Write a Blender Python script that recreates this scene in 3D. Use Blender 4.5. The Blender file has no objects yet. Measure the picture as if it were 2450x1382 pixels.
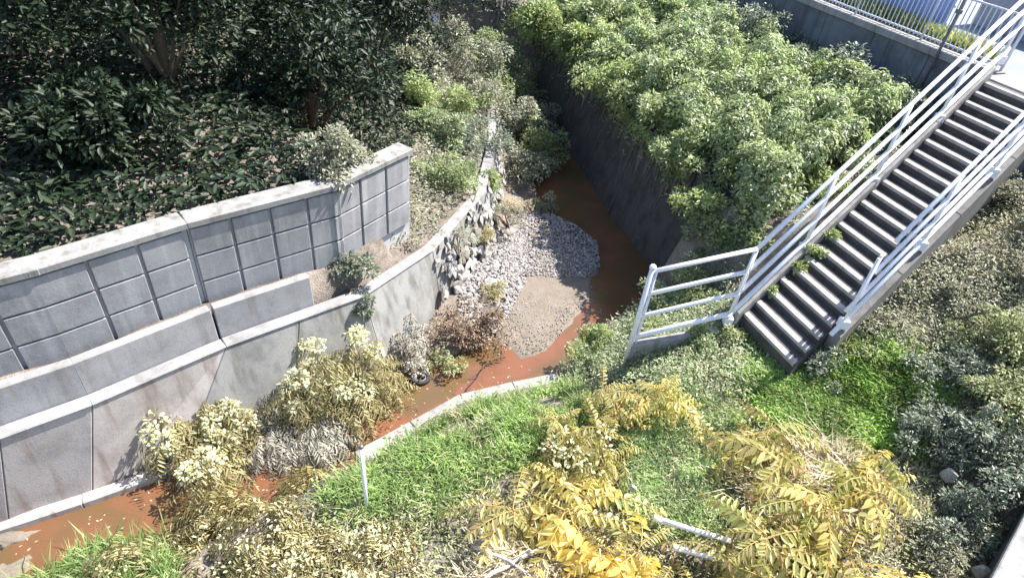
import bpy, bmesh, math, random
import numpy as np
from mathutils import Vector, Matrix
rng = np.random.default_rng(7)
random.seed(7)
S = bpy.context.scene
C = S.collection

# ------------------------------------------------------------------ camera
cam_d = bpy.data.cameras.new('camera'); cam = bpy.data.objects.new('camera', cam_d); C.objects.link(cam)
PITCH, ROLL, CAMH = math.radians(38), math.radians(7), 8.4
cp, sp, cr, sr = math.cos(PITCH), math.sin(PITCH), math.cos(ROLL), math.sin(ROLL)
fwd = Vector((0, cp, -sp)); down0 = Vector((0, -sp, -cp)); right0 = Vector((1, 0, 0))
rgt = cr*right0 - sr*down0; upv = -(sr*right0 + cr*down0)
M = Matrix((rgt, upv, -fwd)).transposed().to_4x4(); M.translation = (0, 0, CAMH)
cam.matrix_world = M
cam_d.sensor_width = 36; cam_d.lens = 1500/2450*36; cam_d.clip_end = 600; cam_d.clip_start = .05
S.camera = cam
# ------------------------------------------------------------------ world and sun
SUN_AZ, SUN_EL = math.radians(57), math.radians(53)
W = bpy.data.worlds.new('World'); S.world = W; W.use_nodes = True
nt = W.node_tree; bg = nt.nodes['Background']
sky = nt.nodes.new('ShaderNodeTexSky'); sky.sky_type = 'NISHITA'; sky.sun_disc = False
sky.sun_elevation = SUN_EL; sky.sun_rotation = SUN_AZ
nt.links.new(sky.outputs[0], bg.inputs[0]); bg.inputs[1].default_value = .115
sd = bpy.data.lights.new('sun', 'SUN'); sd.energy = 5.0; sd.angle = math.radians(.5); sd.color = (1, .955, .88)
so = bpy.data.objects.new('sun', sd); C.objects.link(so)
sdir = Vector((math.sin(SUN_AZ)*math.cos(SUN_EL), math.cos(SUN_AZ)*math.cos(SUN_EL), math.sin(SUN_EL)))
so.rotation_euler = sdir.to_track_quat('Z', 'Y').to_euler(); so.location = (20, 10, 30)
vs = S.view_settings; vs.view_transform = 'Standard'; vs.look = 'None'; vs.gamma = 1; vs.exposure = 1.4
vs.use_curve_mapping = False

# ------------------------------------------------------------------ materials
def mat(name): 
    m = bpy.data.materials.new(name); m.use_nodes = True
    return m, m.node_tree, m.node_tree.nodes, m.node_tree.links, m.node_tree.nodes['Principled BSDF']
def ramp(n, stops, x=0):
    r = n.new('ShaderNodeValToRGB'); e = r.color_ramp.elements
    while len(e) < len(stops): e.new(.5)
    for i, (p, c) in enumerate(stops): e[i].position = p; e[i].color = (*c, 1)
    return r
def concrete(name, col, dark=.6, streak=.85, scale=1.0, bump=.16, stain=(.16, .12, .08), stain_amt=.35, rough=.9):
    m, t, n, l, b = mat(name)
    tc = n.new('ShaderNodeTexCoord')
    n1 = n.new('ShaderNodeTexNoise'); n1.inputs['Scale'].default_value = 1.3*scale; n1.inputs['Detail'].default_value = 9; n1.inputs['Roughness'].default_value = .68
    l.new(tc.outputs['Object'], n1.inputs['Vector'])
    r1 = ramp(n, [(.3, tuple(c*dark for c in col)), (.52, col), (.75, tuple(min(1, c*1.18) for c in col))]); l.new(n1.outputs[0], r1.inputs[0])
    mp = n.new('ShaderNodeMapping'); mp.inputs['Scale'].default_value = (5, 5, .45); l.new(tc.outputs['Object'], mp.inputs[0])
    n2 = n.new('ShaderNodeTexNoise'); n2.inputs['Scale'].default_value = 1.2; n2.inputs['Detail'].default_value = 6; l.new(mp.outputs[0], n2.inputs['Vector'])
    r2 = ramp(n, [(.5, (0, 0, 0)), (.72, (1, 1, 1))]); l.new(n2.outputs[0], r2.inputs[0])
    mm = n.new('ShaderNodeMath'); mm.operation = 'MULTIPLY'; mm.inputs[1].default_value = streak*stain_amt; l.new(r2.outputs[0], mm.inputs[0])
    mx = n.new('ShaderNodeMixRGB'); mx.inputs[2].default_value = (*stain, 1); l.new(mm.outputs[0], mx.inputs[0]); l.new(r1.outputs[0], mx.inputs[1])
    n3 = n.new('ShaderNodeTexNoise'); n3.inputs['Scale'].default_value = 45; n3.inputs['Detail'].default_value = 5; l.new(tc.outputs['Object'], n3.inputs['Vector'])
    r3 = ramp(n, [(.33, (.62, .62, .62)), (.5, (1, 1, 1))]); l.new(n3.outputs[0], r3.inputs[0])
    m2 = n.new('ShaderNodeMixRGB'); m2.blend_type = 'MULTIPLY'; m2.inputs[0].default_value = .4; l.new(mx.outputs[0], m2.inputs[1]); l.new(r3.outputs[0], m2.inputs[2])
    l.new(m2.outputs[0], b.inputs['Base Color']); b.inputs['Roughness'].default_value = rough
    bp = n.new('ShaderNodeBump'); bp.inputs['Strength'].default_value = bump; bp.inputs['Distance'].default_value = .02
    l.new(n3.outputs[0], bp.inputs['Height']); l.new(bp.outputs[0], b.inputs['Normal'])
    return m
def leafmat(name, cols, transl=.45, rough=.42, spec=.5, var=.25, lift=1.0):
    """cols: list of base colours picked at random per leaf"""
    m, t, n, l, b = mat(name)
    g = n.new('ShaderNodeNewGeometry')
    k = len(cols); r = ramp(n, [((i+.0)/max(1, k-1), c) for i, c in enumerate(cols)]); l.new(g.outputs['Random Per Island'], r.inputs[0])
    tc = n.new('ShaderNodeTexCoord'); nz = n.new('ShaderNodeTexNoise'); nz.inputs['Scale'].default_value = 2.2; nz.inputs['Detail'].default_value = 3
    l.new(tc.outputs['Object'], nz.inputs['Vector'])
    hs = n.new('ShaderNodeHueSaturation'); mr = n.new('ShaderNodeMapRange'); mr.inputs[1].default_value = .3; mr.inputs[2].default_value = .7
    mr.inputs[3].default_value = lift*(1-var); mr.inputs[4].default_value = lift*(1+var); l.new(nz.outputs[0], mr.inputs[0]); l.new(mr.outputs[0], hs.inputs['Value']); l.new(r.outputs[0], hs.inputs['Color'])
    l.new(hs.outputs[0], b.inputs['Base Color']); b.inputs['Roughness'].default_value = rough; b.inputs['Specular IOR Level'].default_value = spec
    tr = n.new('ShaderNodeBsdfTranslucent'); h2 = n.new('ShaderNodeHueSaturation'); h2.inputs['Saturation'].default_value = 1.15; h2.inputs['Value'].default_value = 1.25; l.new(hs.outputs[0], h2.inputs['Color']); l.new(h2.outputs[0], tr.inputs[0])
    ms = n.new('ShaderNodeMixShader'); ms.inputs[0].default_value = transl; l.new(b.outputs[0], ms.inputs[1]); l.new(tr.outputs[0], ms.inputs[2])
    l.new(ms.outputs[0], n['Material Output'].inputs['Surface'])
    return m
def plain(name, col, rough=.6, metal=0, spec=.5, vary=.18, scale=14, bump=.1):
    m, t, n, l, b = mat(name)
    tc = n.new('ShaderNodeTexCoord'); nz = n.new('ShaderNodeTexNoise'); nz.inputs['Scale'].default_value = scale; nz.inputs['Detail'].default_value = 6
    l.new(tc.outputs['Object'], nz.inputs['Vector'])
    r = ramp(n, [(.3, tuple(c*(1-vary) for c in col)), (.65, tuple(min(1, c*(1+vary*.6)) for c in col))]); l.new(nz.outputs[0], r.inputs[0]); l.new(r.outputs[0], b.inputs['Base Color'])
    b.inputs['Roughness'].default_value = rough; b.inputs['Metallic'].default_value = metal; b.inputs['Specular IOR Level'].default_value = spec
    bp = n.new('ShaderNodeBump'); bp.inputs['Strength'].default_value = bump; bp.inputs['Distance'].default_value = .01; l.new(nz.outputs[0], bp.inputs['Height']); l.new(bp.outputs[0], b.inputs['Normal'])
    return m
MT = {}
MT['conc_pink'] = concrete('concrete_pinkish', (.41, .37, .355), dark=.66, stain=(.20, .14, .11), stain_amt=.95)
MT['conc_grey'] = concrete('concrete_grey', (.28, .275, .265), dark=.6, stain=(.11, .105, .085), stain_amt=.95)
MT['conc_side'] = concrete('stair_side_concrete', (.20, .19, .18), dark=.6, stain=(.08, .075, .06), stain_amt=.8)
MT['conc_light'] = concrete('concrete_light', (.28, .275, .28), dark=.62, stain=(.14, .13, .11), stain_amt=.7)
MT['conc_stair'] = concrete('concrete_stair', (.36, .345, .335), dark=.72, scale=2, stain=(.12, .10, .08), stain_amt=.5)
MT['step_shade'] = concrete('shade_tinted_step', (.085, .074, .072), dark=.45, scale=2.5, stain=(.03, .03, .025), stain_amt=.7)  # dark step colour with the shade of risers and rear treads painted in
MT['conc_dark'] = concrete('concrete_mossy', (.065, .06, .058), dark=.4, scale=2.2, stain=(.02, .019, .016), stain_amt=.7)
MT['block'] = concrete('grey_block', (.27, .27, .28), dark=.62, stain=(.5, .5, .5), stain_amt=.5)
MT['mortar'] = concrete('pale_joint', (.45, .45, .46), dark=.8, stain_amt=.1)
MT['pipe'] = plain('white_pipe_paint', (.74, .74, .80), rough=.38, vary=.12, scale=30, bump=.05)
MT['fence'] = plain('pale_fence_paint', (.55, .58, .64), rough=.45, vary=.15)
MT['steel'] = plain('dull_steel', (.16, .16, .17), rough=.5, metal=.4)
MT['blue'] = plain('blue_sheet', (.22, .30, .62), rough=.6, vary=.2, scale=4)
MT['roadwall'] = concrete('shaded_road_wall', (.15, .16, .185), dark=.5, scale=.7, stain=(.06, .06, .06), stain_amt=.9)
MT['road'] = concrete('road_asphalt', (.20, .215, .24), dark=.85, stain_amt=.1, streak=.2)
MT['stem'] = plain('brown_stem', (.13, .095, .06), rough=.9, vary=.4, scale=30, bump=.4)
MT['palestem'] = plain('bleached_twig', (.52, .47, .42), rough=.9, vary=.3, scale=30, bump=.3)
MT['vine'] = plain('dull_vine', (.16, .14, .135), rough=.9, vary=.5, scale=9, bump=.3)
MT['yellowstem'] = plain('yellow_stalk', (.42, .30, .10), rough=.7, vary=.3, scale=20)
MT['greenstem'] = plain('green_stalk', (.12, .14, .05), rough=.8, vary=.3, scale=20)
MT['tyre'] = plain('black_rubber', (.02, .02, .022), rough=.75)
MT['stone'] = concrete('pale_stone', (.36, .345, .34), dark=.5, scale=3, stain_amt=.6)
MT['stone2'] = concrete('brown_stone', (.22, .19, .165), dark=.5, scale=3, stain_amt=.6)
MT['pebble'] = leafmat('pebble_mix', [(.37, .34, .325), (.20, .185, .18), (.46, .43, .41), (.14, .13, .13), (.34, .295, .27)], transl=0, rough=.9, spec=.2, var=.1)
# leaves
MT['thicket'] = leafmat('thicket_leaf', [(.06, .085, .04), (.12, .15, .065), (.17, .195, .10), (.21, .225, .14), (.09, .12, .055)], transl=.52, rough=.38, spec=.7, lift=2.1, var=.35)
MT['thicket2'] = leafmat('thicket_leaf_bright', [(.10, .135, .05), (.165, .20, .08), (.215, .235, .125), (.12, .155, .06)], transl=.52, rough=.38, spec=.7, lift=1.9, var=.35)
MT['thicket3'] = leafmat('thicket_leaf_cool', [(.07, .10, .05), (.14, .17, .09), (.21, .23, .145), (.09, .12, .06)], transl=.5, rough=.36, spec=.8, lift=2.0, var=.35)
MT['greybush'] = leafmat('grey_green_leaf', [(.13, .14, .085), (.22, .225, .15), (.31, .305, .235), (.17, .175, .12)], transl=.35, lift=1.3)
MT['darkbush'] = leafmat('dark_green_leaf', [(.06, .08, .055), (.11, .13, .09), (.19, .205, .165), (.08, .10, .07)], transl=.45, rough=.38, spec=.7, lift=1.75)
MT['wood'] = leafmat('evergreen_leaf', [(.012, .022, .012), (.02, .035, .016), (.028, .045, .02)], transl=.15, rough=.5, spec=.3)
MT['cream'] = leafmat('cream_bloom', [(.50, .49, .28), (.60, .59, .42), (.42, .42, .22), (.56, .54, .40)], transl=.35, rough=.6, spec=.3, lift=1.2)
MT['olive'] = leafmat('olive_dry_leaf', [(.22, .19, .09), (.30, .27, .14), (.38, .34, .20), (.17, .14, .075), (.26, .25, .11)], transl=.35, rough=.5, lift=1.4)
MT['greyfrond'] = leafmat('grey_dry_leaf', [(.20, .19, .15), (.32, .30, .26), (.40, .38, .33), (.14, .13, .10)], transl=.3, rough=.55, lift=1.3)
MT['brown'] = leafmat('brown_dead_leaf', [(.16, .11, .08), (.26, .19, .14), (.34, .27, .20), (.12, .085, .06)], transl=.25, rough=.7, spec=.2, lift=1.2)
MT['gold'] = leafmat('golden_leaflet', [(.38, .32, .09), (.48, .42, .16), (.54, .48, .24), (.27, .22, .06), (.42, .41, .18)], transl=.45, rough=.4, lift=1.55)
MT['goldolive'] = leafmat('yellow_olive_leaflet', [(.22, .205, .07), (.32, .305, .12), (.17, .155, .06), (.42, .40, .20), (.25, .17, .09)], transl=.45, rough=.42, lift=1.6)
MT['orange'] = leafmat('orange_yellow_leaflet', [(.48, .36, .08), (.56, .45, .15), (.40, .31, .08), (.56, .50, .26)], transl=.45, rough=.42, lift=1.55)
MT['greenfrond'] = leafmat('green_yellow_leaflet', [(.17, .21, .06), (.27, .30, .11), (.34, .34, .15), (.22, .24, .08)], transl=.5, rough=.42, lift=1.3)
MT['grass'] = leafmat('fresh_grass', [(.12, .19, .06), (.20, .28, .095), (.28, .345, .15), (.10, .15, .05), (.32, .36, .18)], transl=.5, rough=.45, lift=1.5)
MT['lush'] = leafmat('lush_grass', [(.12, .20, .05), (.19, .29, .075), (.27, .36, .12), (.15, .22, .06), (.33, .37, .17)], transl=.52, rough=.45, lift=1.4, var=.4)
MT['grasscool'] = leafmat('cool_grass', [(.13, .19, .07), (.20, .27, .11), (.28, .34, .18), (.34, .37, .24)], transl=.5, rough=.4, lift=1.4, var=.4)
MT['weed'] = leafmat('weed_leaf', [(.13, .165, .06), (.22, .24, .11), (.31, .31, .19), (.17, .21, .08)], transl=.4, lift=1.35)
MT['straw'] = leafmat('straw', [(.45, .38, .25), (.55, .49, .36), (.36, .29, .18), (.60, .55, .45)], transl=.3, rough=.7, spec=.2, lift=1.1)
MT['lime'] = leafmat('lime_leaf', [(.16, .19, .04), (.24, .26, .07), (.30, .30, .12), (.12, .14, .04)], transl=.5, lift=1.2)

# water: opaque silty red-brown
m, t, n, l, b = mat('silty_water'); MT['water'] = m
tc = n.new('ShaderNodeTexCoord'); nz = n.new('ShaderNodeTexNoise'); nz.inputs['Scale'].default_value = .9; nz.inputs['Detail'].default_value = 7; nz.inputs['Distortion'].default_value = .8
l.new(tc.outputs['Object'], nz.inputs['Vector'])
r = ramp(n, [(.3, (.10, .072, .030)), (.46, (.125, .07, .034)), (.6, (.18, .074, .04)), (.75, (.135, .082, .042))]); l.new(nz.outputs[0], r.inputs[0]); l.new(r.outputs[0], b.inputs['Base Color'])
b.inputs['Roughness'].default_value = .06
n2 = n.new('ShaderNodeTexNoise'); n2.inputs['Scale'].default_value = 6; n2.inputs['Detail'].default_value = 5
wm = n.new('ShaderNodeMapping'); wm.inputs['Rotation'].default_value = (0, 0, -.72); wm.inputs['Scale'].default_value = (.7, 2.4, 1); l.new(tc.outputs['Object'], wm.inputs[0]); l.new(wm.outputs[0], n2.inputs['Vector'])
bp = n.new('ShaderNodeBump'); bp.inputs['Strength'].default_value = .22; bp.inputs['Distance'].default_value = .03; l.new(n2.outputs[0], bp.inputs['Height']); l.new(bp.outputs[0], b.inputs['Normal'])
# soil / bank
def soil(name, stops, sc=1.6, fine=40):
    m, t, n, l, b = mat(name)
    tc = n.new('ShaderNodeTexCoord'); nz = n.new('ShaderNodeTexNoise'); nz.inputs['Scale'].default_value = sc; nz.inputs['Detail'].default_value = 10; nz.inputs['Roughness'].default_value = .7
    l.new(tc.outputs['Object'], nz.inputs['Vector']); r = ramp(n, stops); l.new(nz.outputs[0], r.inputs[0])
    n3 = n.new('ShaderNodeTexNoise'); n3.inputs['Scale'].default_value = fine; n3.inputs['Detail'].default_value = 6; l.new(tc.outputs['Object'], n3.inputs['Vector'])
    r3 = ramp(n, [(.35, (.55, .55, .55)), (.6, (1.0, 1.0, 1.0))]); l.new(n3.outputs[0], r3.inputs[0])
    mx = n.new('ShaderNodeMixRGB'); mx.blend_type = 'MULTIPLY'; mx.inputs[0].default_value = .8; l.new(r.outputs[0], mx.inputs[1]); l.new(r3.outputs[0], mx.inputs[2])
    l.new(mx.outputs[0], b.inputs['Base Color']); b.inputs['Roughness'].default_value = .95
    bp = n.new('ShaderNodeBump'); bp.inputs['Strength'].default_value = .6; bp.inputs['Distance'].default_value = .04; l.new(n3.outputs[0], bp.inputs['Height']); l.new(bp.outputs[0], b.inputs['Normal'])
    return m
MT['soil'] = soil('bank_soil', [(.32, (.08, .066, .05)), (.45, (.155, .13, .105)), (.56, (.24, .20, .17)), (.7, (.32, .27, .23))])
MT['sand'] = soil('wet_sand', [(.35, (.20, .165, .13)), (.5, (.245, .205, .165)), (.7, (.28, .235, .195))], sc=2, fine=120)

# ------------------------------------------------------------------ terrain function
RE = np.array([(-12,-4.3),(-7,.7),(-2.64,5.06),(-2.03,5.69),(-.64,7.08),(.98,7.85),(1.5,9.0),(2.3,10.0),(3.6,11.5),(3.5,12.4),(2.6,14.5),(1.9,17),(.6,20),(-.6,22.5),(-2.5,26),(-8,36)], float)
LE = np.array([(-14,-2),(-8,3.1),(-6.46,4.17),(-5.65,4.7),(-4.78,5.32),(-1.52,7.96),(-.46,8.82),(.15,10.4),(.35,12.5),(.45,14.5),(.1,17),(-.5,19),(-1.6,21.5),(-3.6,25),(-9,35)], float)
LF = np.array([(-14,-2),(-8,3.1),(-6.46,4.17),(-5.65,4.7),(-4.78,5.32),(-1.95,7.75),(-1.25,9.5),(-.55,12.0),(-.5,15),(-.9,18),(-2.2,21),(-4.5,25)], float)   # wall foot
LT = np.array([(-14.3,-1.7),(-7.8,3.35),(-6.12,4.54),(-5.37,5.22),(-4.16,6.57),(-2.48,8.12),(-1.58,9.7),(-.85,12.14),(-.85,15),(-1.25,18.1),(-2.5,21.2),(-4.8,25.2)], float) # wall top
WALLZ = 1.5
def sdist(P, L):
    best = np.full(len(P), 1e9); sg = np.zeros(len(P)); yn = np.zeros(len(P))
    for a, b in zip(L[:-1], L[1:]):
        t = b-a; s = np.clip(((P-a)@t)/(t@t), 0, 1); q = a+s[:, None]*t
        dv = P-q; d = np.hypot(dv[:, 0], dv[:, 1]); crs = t[1]*dv[:, 0]-t[0]*dv[:, 1]
        m = d < best-1e-9; best[m] = d[m]; sg[m] = np.sign(crs[m]); yn[m] = q[m, 1]
    return best*np.where(sg == 0, 1, sg), yn
def sst(a, b, x):
    t = np.clip((x-a)/(b-a), 0, 1); return t*t*(3-2*t)
P0 = np.array([3.98, 8.48, 1.87]); DV = np.array([.2072, .1883, .14]); RR = np.array([.4287, -.9034, 0]); NST = 23; SW = 1.28
DH = np.array([.74, .6725]); LH = np.array([.6725, -.74])
RDA = np.array([9.75, 10.06]); RDD = np.array([-.4287, .9034]); RDN = np.array([.9034, .4287]); ROADZ = 4.95
def ground(P):
    P = np.atleast_2d(np.asarray(P, float))[:, :2]
    dr, yr = sdist(P, RE); dl, yl = sdist(P, LT); dl = -dl; de, _ = sdist(P, LE); de = -de
    rel = P-P0[:2]; s = rel@DH; l = rel@LH
    zn = .42+.55*np.clip(dr, 0, 2)+.62*np.clip(dr-2, 0, 9)
    zp = 1.5+np.where(s > 0, .5, .12)*s-.05*np.clip(l, -3, 8)
    zn = np.minimum(zn, zp)
    zw = 2.5+.2*np.clip(dr-.3, 0, 4.5)
    wn = sst(10.4, 11.7, yr)*sst(.7, -.2, l)
    zr = np.maximum(zn*(1-wn)+zw*wn, .2)
    zl = .03+.22*np.clip(de, 0, 2.5)
    near = yl < 9.0
    zl = np.where(dl > .12, WALLZ-.06, zl)
    zl = np.where((dl > .40) & near, 1.95, zl); zl = np.where((dl > .78) & near, 3.2+.1*np.clip(dl-1.3, 0, 14), zl)
    zl = np.where((dl > .12) & ~near, WALLZ-.06+.28*np.clip(dl-.3, 0, 7), zl)
    z = np.where(dr > .02, zr, np.where(de > 0, zl, -.3))
    rd = (P-RDA)@RDN
    return np.where(rd > -.3, np.minimum(z, 4.5), z)
def gz(x, y): return float(ground([(x, y)])[0])

# ------------------------------------------------------------------ mesh helpers
def raw_mesh(name, V, F, mt, smooth=False):
    V = np.asarray(V, np.float32); F = np.asarray(F, np.int32); k = F.shape[1]
    me = bpy.data.meshes.new(name); me.vertices.add(len(V)); me.vertices.foreach_set('co', V.ravel())
    me.loops.add(F.size); me.loops.foreach_set('vertex_index', F.ravel())
    me.polygons.add(len(F)); me.polygons.foreach_set('loop_start', np.arange(0, F.size, k, dtype=np.int32))
    try: me.polygons.foreach_set('loop_total', np.full(len(F), k, np.int32))
    except Exception: pass
    me.update(calc_edges=True)
    if smooth: me.polygons.foreach_set('use_smooth', np.ones(len(F), bool))
    if mt: me.materials.append(MT[mt] if isinstance(mt, str) else mt)
    return me
def link(name, me, parent=None, loc=None):
    o = bpy.data.objects.new(name, me); C.objects.link(o)
    if parent is not None: o.parent = parent
    if loc is not None: o.location = loc
    return o
def tag(o, label=None, cat=None, group=None, kind=None):
    if label: o['label'] = label
    if cat: o['category'] = cat
    if group: o['group'] = group
    if kind: o['kind'] = kind
    return o
def empty(name, loc, label=None, cat=None, group=None):
    o = bpy.data.objects.new(name, None); C.objects.link(o); o.location = loc; o.empty_display_size = .1
    return tag(o, label, cat, group)
def poly_obj(name, V, F, mt, parent=None, bevel=0, origin=None, smooth=False):
    org = np.array(origin if origin is not None else (0, 0, 0), float)
    bm = bmesh.new(); vv = [bm.verts.new(tuple(np.array(v, float)-org)) for v in V]
    for f in F: bm.faces.new([vv[i] for i in f])
    bmesh.ops.recalc_face_normals(bm, faces=bm.faces[:])
    if bevel: bmesh.ops.bevel(bm, geom=bm.edges[:], offset=bevel, segments=1, affect='EDGES', profile=.5)
    me = bpy.data.meshes.new(name); bm.to_mesh(me); bm.free(); me.materials.append(MT[mt])
    if smooth:
        for p in me.polygons: p.use_smooth = True
    return link(name, me, parent)
HEXF = [(0, 3, 2, 1), (4, 5, 6, 7), (0, 1, 5, 4), (1, 2, 6, 5), (2, 3, 7, 6), (3, 0, 4, 7)]
def hexa(name, c8, mt, parent=None, bevel=.008, origin=None):
    return poly_obj(name, c8, HEXF, mt, parent, bevel, origin)
def plan_box(name, a, dirv, length, nrm, depth, z0, z1, mt, parent=None, bevel=.008, origin=None):
    a = np.array(a, float)[:2]; d = np.array(dirv)[:2]*length; n_ = np.array(nrm)[:2]*depth
    q = [a, a+d, a+d+n_, a+n_]
    return hexa(name, [(*p, z0) for p in q]+[(*p, z1) for p in q], mt, parent, bevel, origin)
def tube_arrays(pts, rad, sides=6):
    pts = np.asarray(pts, float); rad = np.broadcast_to(np.asarray(rad, float), (len(pts),))
    T = np.gradient(pts, axis=0); T /= np.linalg.norm(T, axis=1)[:, None]+1e-9
    ref = np.array([0, 0, 1.]) if abs(T[0, 2]) < .9 else np.array([1., 0, 0])
    U = np.cross(T, ref); U /= np.linalg.norm(U, axis=1)[:, None]+1e-9; Vv = np.cross(T, U)
    a = np.linspace(0, 2*np.pi, sides, endpoint=False)
    ring = pts[:, None]+rad[:, None, None]*(np.cos(a)[None, :, None]*U[:, None]+np.sin(a)[None, :, None]*Vv[:, None])
    V = ring.reshape(-1, 3); F = []
    for i in range(len(pts)-1):
        for j in range(sides):
            F.append((i*sides+j, i*sides+(j+1) % sides, (i+1)*sides+(j+1) % sides, (i+1)*sides+j))
    nb = len(V); V = np.vstack([V, pts[:1], pts[-1:]])
    for j in range(sides):
        F.append((nb, (j+1) % sides, j, nb)); k = (len(pts)-1)*sides; F.append((nb+1, k+j, k+(j+1) % sides, nb+1))
    return V, F
def tube(name, pts, rad, mt, parent=None, sides=8, origin=None):
    org = np.array(origin if origin is not None else (0, 0, 0), float)
    V, F = tube_arrays(np.asarray(pts, float)-org, rad, sides)
    me = bpy.data.meshes.new(name); me.from_pydata([tuple(v) for v in V], [], [f if f[0] != f[3] else f[:3] for f in F]); me.update()
    for p in me.polygons: p.use_smooth = True
    me.materials.append(MT[mt]); return link(name, me, parent)
def unit(v): return v/(np.linalg.norm(v, axis=-1, keepdims=True)+1e-9)
def leaves(pos, dirv, nrm, ln, wr=.42, fold=.25, curl=.18):
    """folded pointed leaves, four triangles each"""
    n_ = len(pos); d = unit(dirv); s = unit(np.cross(d, nrm)); u = np.cross(s, d)
    ln = np.broadcast_to(ln, (n_,))[:, None]; w = ln*wr*.5
    b = pos; t = pos+d*ln-u*ln*curl
    L1 = pos+d*ln*.3+s*w*.9+u*w*fold; L2 = pos+d*ln*.66+s*w*.85+u*(w*fold-ln*curl*.4)
    R1 = pos+d*ln*.3-s*w*.9+u*w*fold; R2 = pos+d*ln*.66-s*w*.85+u*(w*fold-ln*curl*.4)
    V = np.stack([b, L1, L2, t, R2, R1], 1).reshape(-1, 3)
    base = (np.arange(n_)*6)[:, None, None]
    F = (base+np.array([[0, 1, 2], [0, 2, 3], [0, 3, 4], [0, 4, 5]])[None]).reshape(-1, 3)
    return V, F
def rdir(n_): return unit(rng.normal(size=(n_, 3)))
def merge(parts):
    V = []; F = []; o = 0
    for v, f in parts: V.append(v); F.append(np.asarray(f)+o); o += len(v)
    return np.vstack(V), np.vstack(F)
def clump_leaves(cent, crad, n_, leaf, droop=.25, wr=.42, upn=.8):
    """leaves round a set of clump centres"""
    k = rng.integers(0, len(cent), n_); u = rdir(n_); u[:, 2] = np.where(rng.random(n_) < .75, np.abs(u[:, 2]), u[:, 2])
    p = cent[k]+u*(np.asarray(crad)[k]*np.cbrt(rng.uniform(.25, 1, n_)))[:, None]
    d = u+.7*rdir(n_); d[:, 2] -= droop
    nm = .55*rdir(n_)+np.array([0, 0, upn])+.3*u
    return leaves(p, d, nm, leaf*rng.uniform(.6, 1.25, n_), wr)
def shrub(name, label, x, y, r, h, n_, leaf, mt, cat='shrub', group=None, nc=26, droop=.25, wr=.42, zb=None, lift=.0, crad=.34, stems=5, stem_mat='stem', ecc=1.0, ang=0, part='foliage', upn=.8):
    zb = gz(x, y)-.04 if zb is None else zb
    root = empty(name, (x, y, zb), label, cat, group)
    u = rdir(nc); u[:, 2] = np.abs(u[:, 2]); rad = rng.uniform(.5, 1.0, nc)
    nl = 4; lo = rng.normal(0, .36*r, (nl, 2)); lo -= lo.mean(0); lh = rng.uniform(.5, 1.15, nl); lr = rng.uniform(.5, .85, nl); j = rng.integers(0, nl, nc)
    c = np.stack([u[:, 0]*rad*r*ecc*lr[j]+lo[j, 0], u[:, 1]*rad*r*lr[j]+lo[j, 1], lift+h*(.12+.80*u[:, 2]*rad*lh[j])], 1)
    if ang: ca, sa = math.cos(ang), math.sin(ang); c[:, :2] = c[:, :2]@np.array([[ca, sa], [-sa, ca]])
    crd = crad*r*rng.uniform(.6, 1.2, nc)
    V, F = clump_leaves(c, crd, n_, leaf, droop, wr, upn)
    link(part, raw_mesh(part, V, F, mt), root)
    if stems:
        ps = []
        for i in range(stems):
            e = c[rng.integers(0, nc)]*np.array([.9, .9, .95]); mid = e*.5+rng.normal(0, .05*r, 3); mid[2] = e[2]*.6
            V, F = tube_arrays([(rng.normal(0, .05), rng.normal(0, .05), -.1), mid, e], [.022*r+.008, .014*r+.006, .004], 5)
            ps.append((V, [(f[0], f[1], f[2], f[3]) for f in F]))
        V, F = merge(ps); me = bpy.data.meshes.new('stem'); me.from_pydata([tuple(v) for v in V], [], [tuple(f) if f[0] != f[3] else tuple(f[:3]) for f in F.tolist()]); me.update(); me.materials.append(MT[stem_mat]); link('stem', me, root)
    return root
# ------------------------------------------------------------------ ground sheet
def build_ground():
    fx = np.concatenate([np.linspace(-220, -16, 18)[:-1], np.arange(-16, 17.01, .16), np.linspace(17, 220, 18)[1:]])
    fy = np.concatenate([np.linspace(-120, -3, 12)[:-1], np.arange(-3, 30.01, .16), np.linspace(30, 380, 24)[1:]])
    X, Y = np.meshgrid(fx, fy); P = np.stack([X.ravel(), Y.ravel()], 1); Z = ground(P)
    far = (np.abs(P[:, 0]) > 18) | (P[:, 1] > 32) | (P[:, 1] < -4)
    Z = np.where(far, np.clip(Z, 1.5, 4.5), Z)
    bump = (np.sin(P[:, 0]*3.1+P[:, 1]*1.7)+np.sin(P[:, 0]*1.3-P[:, 1]*4.3)+np.sin(P[:, 0]*6.1+1)*np.sin(P[:, 1]*5.3))*.018
    Z = Z+np.where(Z > .3, bump, 0)
    nx, ny = len(fx), len(fy); i = np.arange(nx*ny).reshape(ny, nx)
    F = np.stack([i[:-1, :-1], i[:-1, 1:], i[1:, 1:], i[1:, :-1]], -1).reshape(-1, 4)
    o = link('ground', raw_mesh('ground', np.stack([P[:, 0], P[:, 1], Z], 1), F, 'soil', True)); tag(o, kind='structure')
build_ground()
def strip(name, A, B, z, mt):
    n_ = min(len(A), len(B)); V = [(*a, z) for a in A[:n_]]+[(*b, z) for b in B[:n_]]
    return V
# water: one sheet that fills the channel
wpoly = [(-16, -6), (-16, -1)]
o = poly_obj('stream_water', [(-16, -8, 0), (-3, -8, 0), (6, 13, 0), (4, 30, 0), (-14, 34, 0), (-16, 5, 0)], [(0, 1, 2, 3, 4, 5)], 'water'); tag(o, kind='structure')
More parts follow.
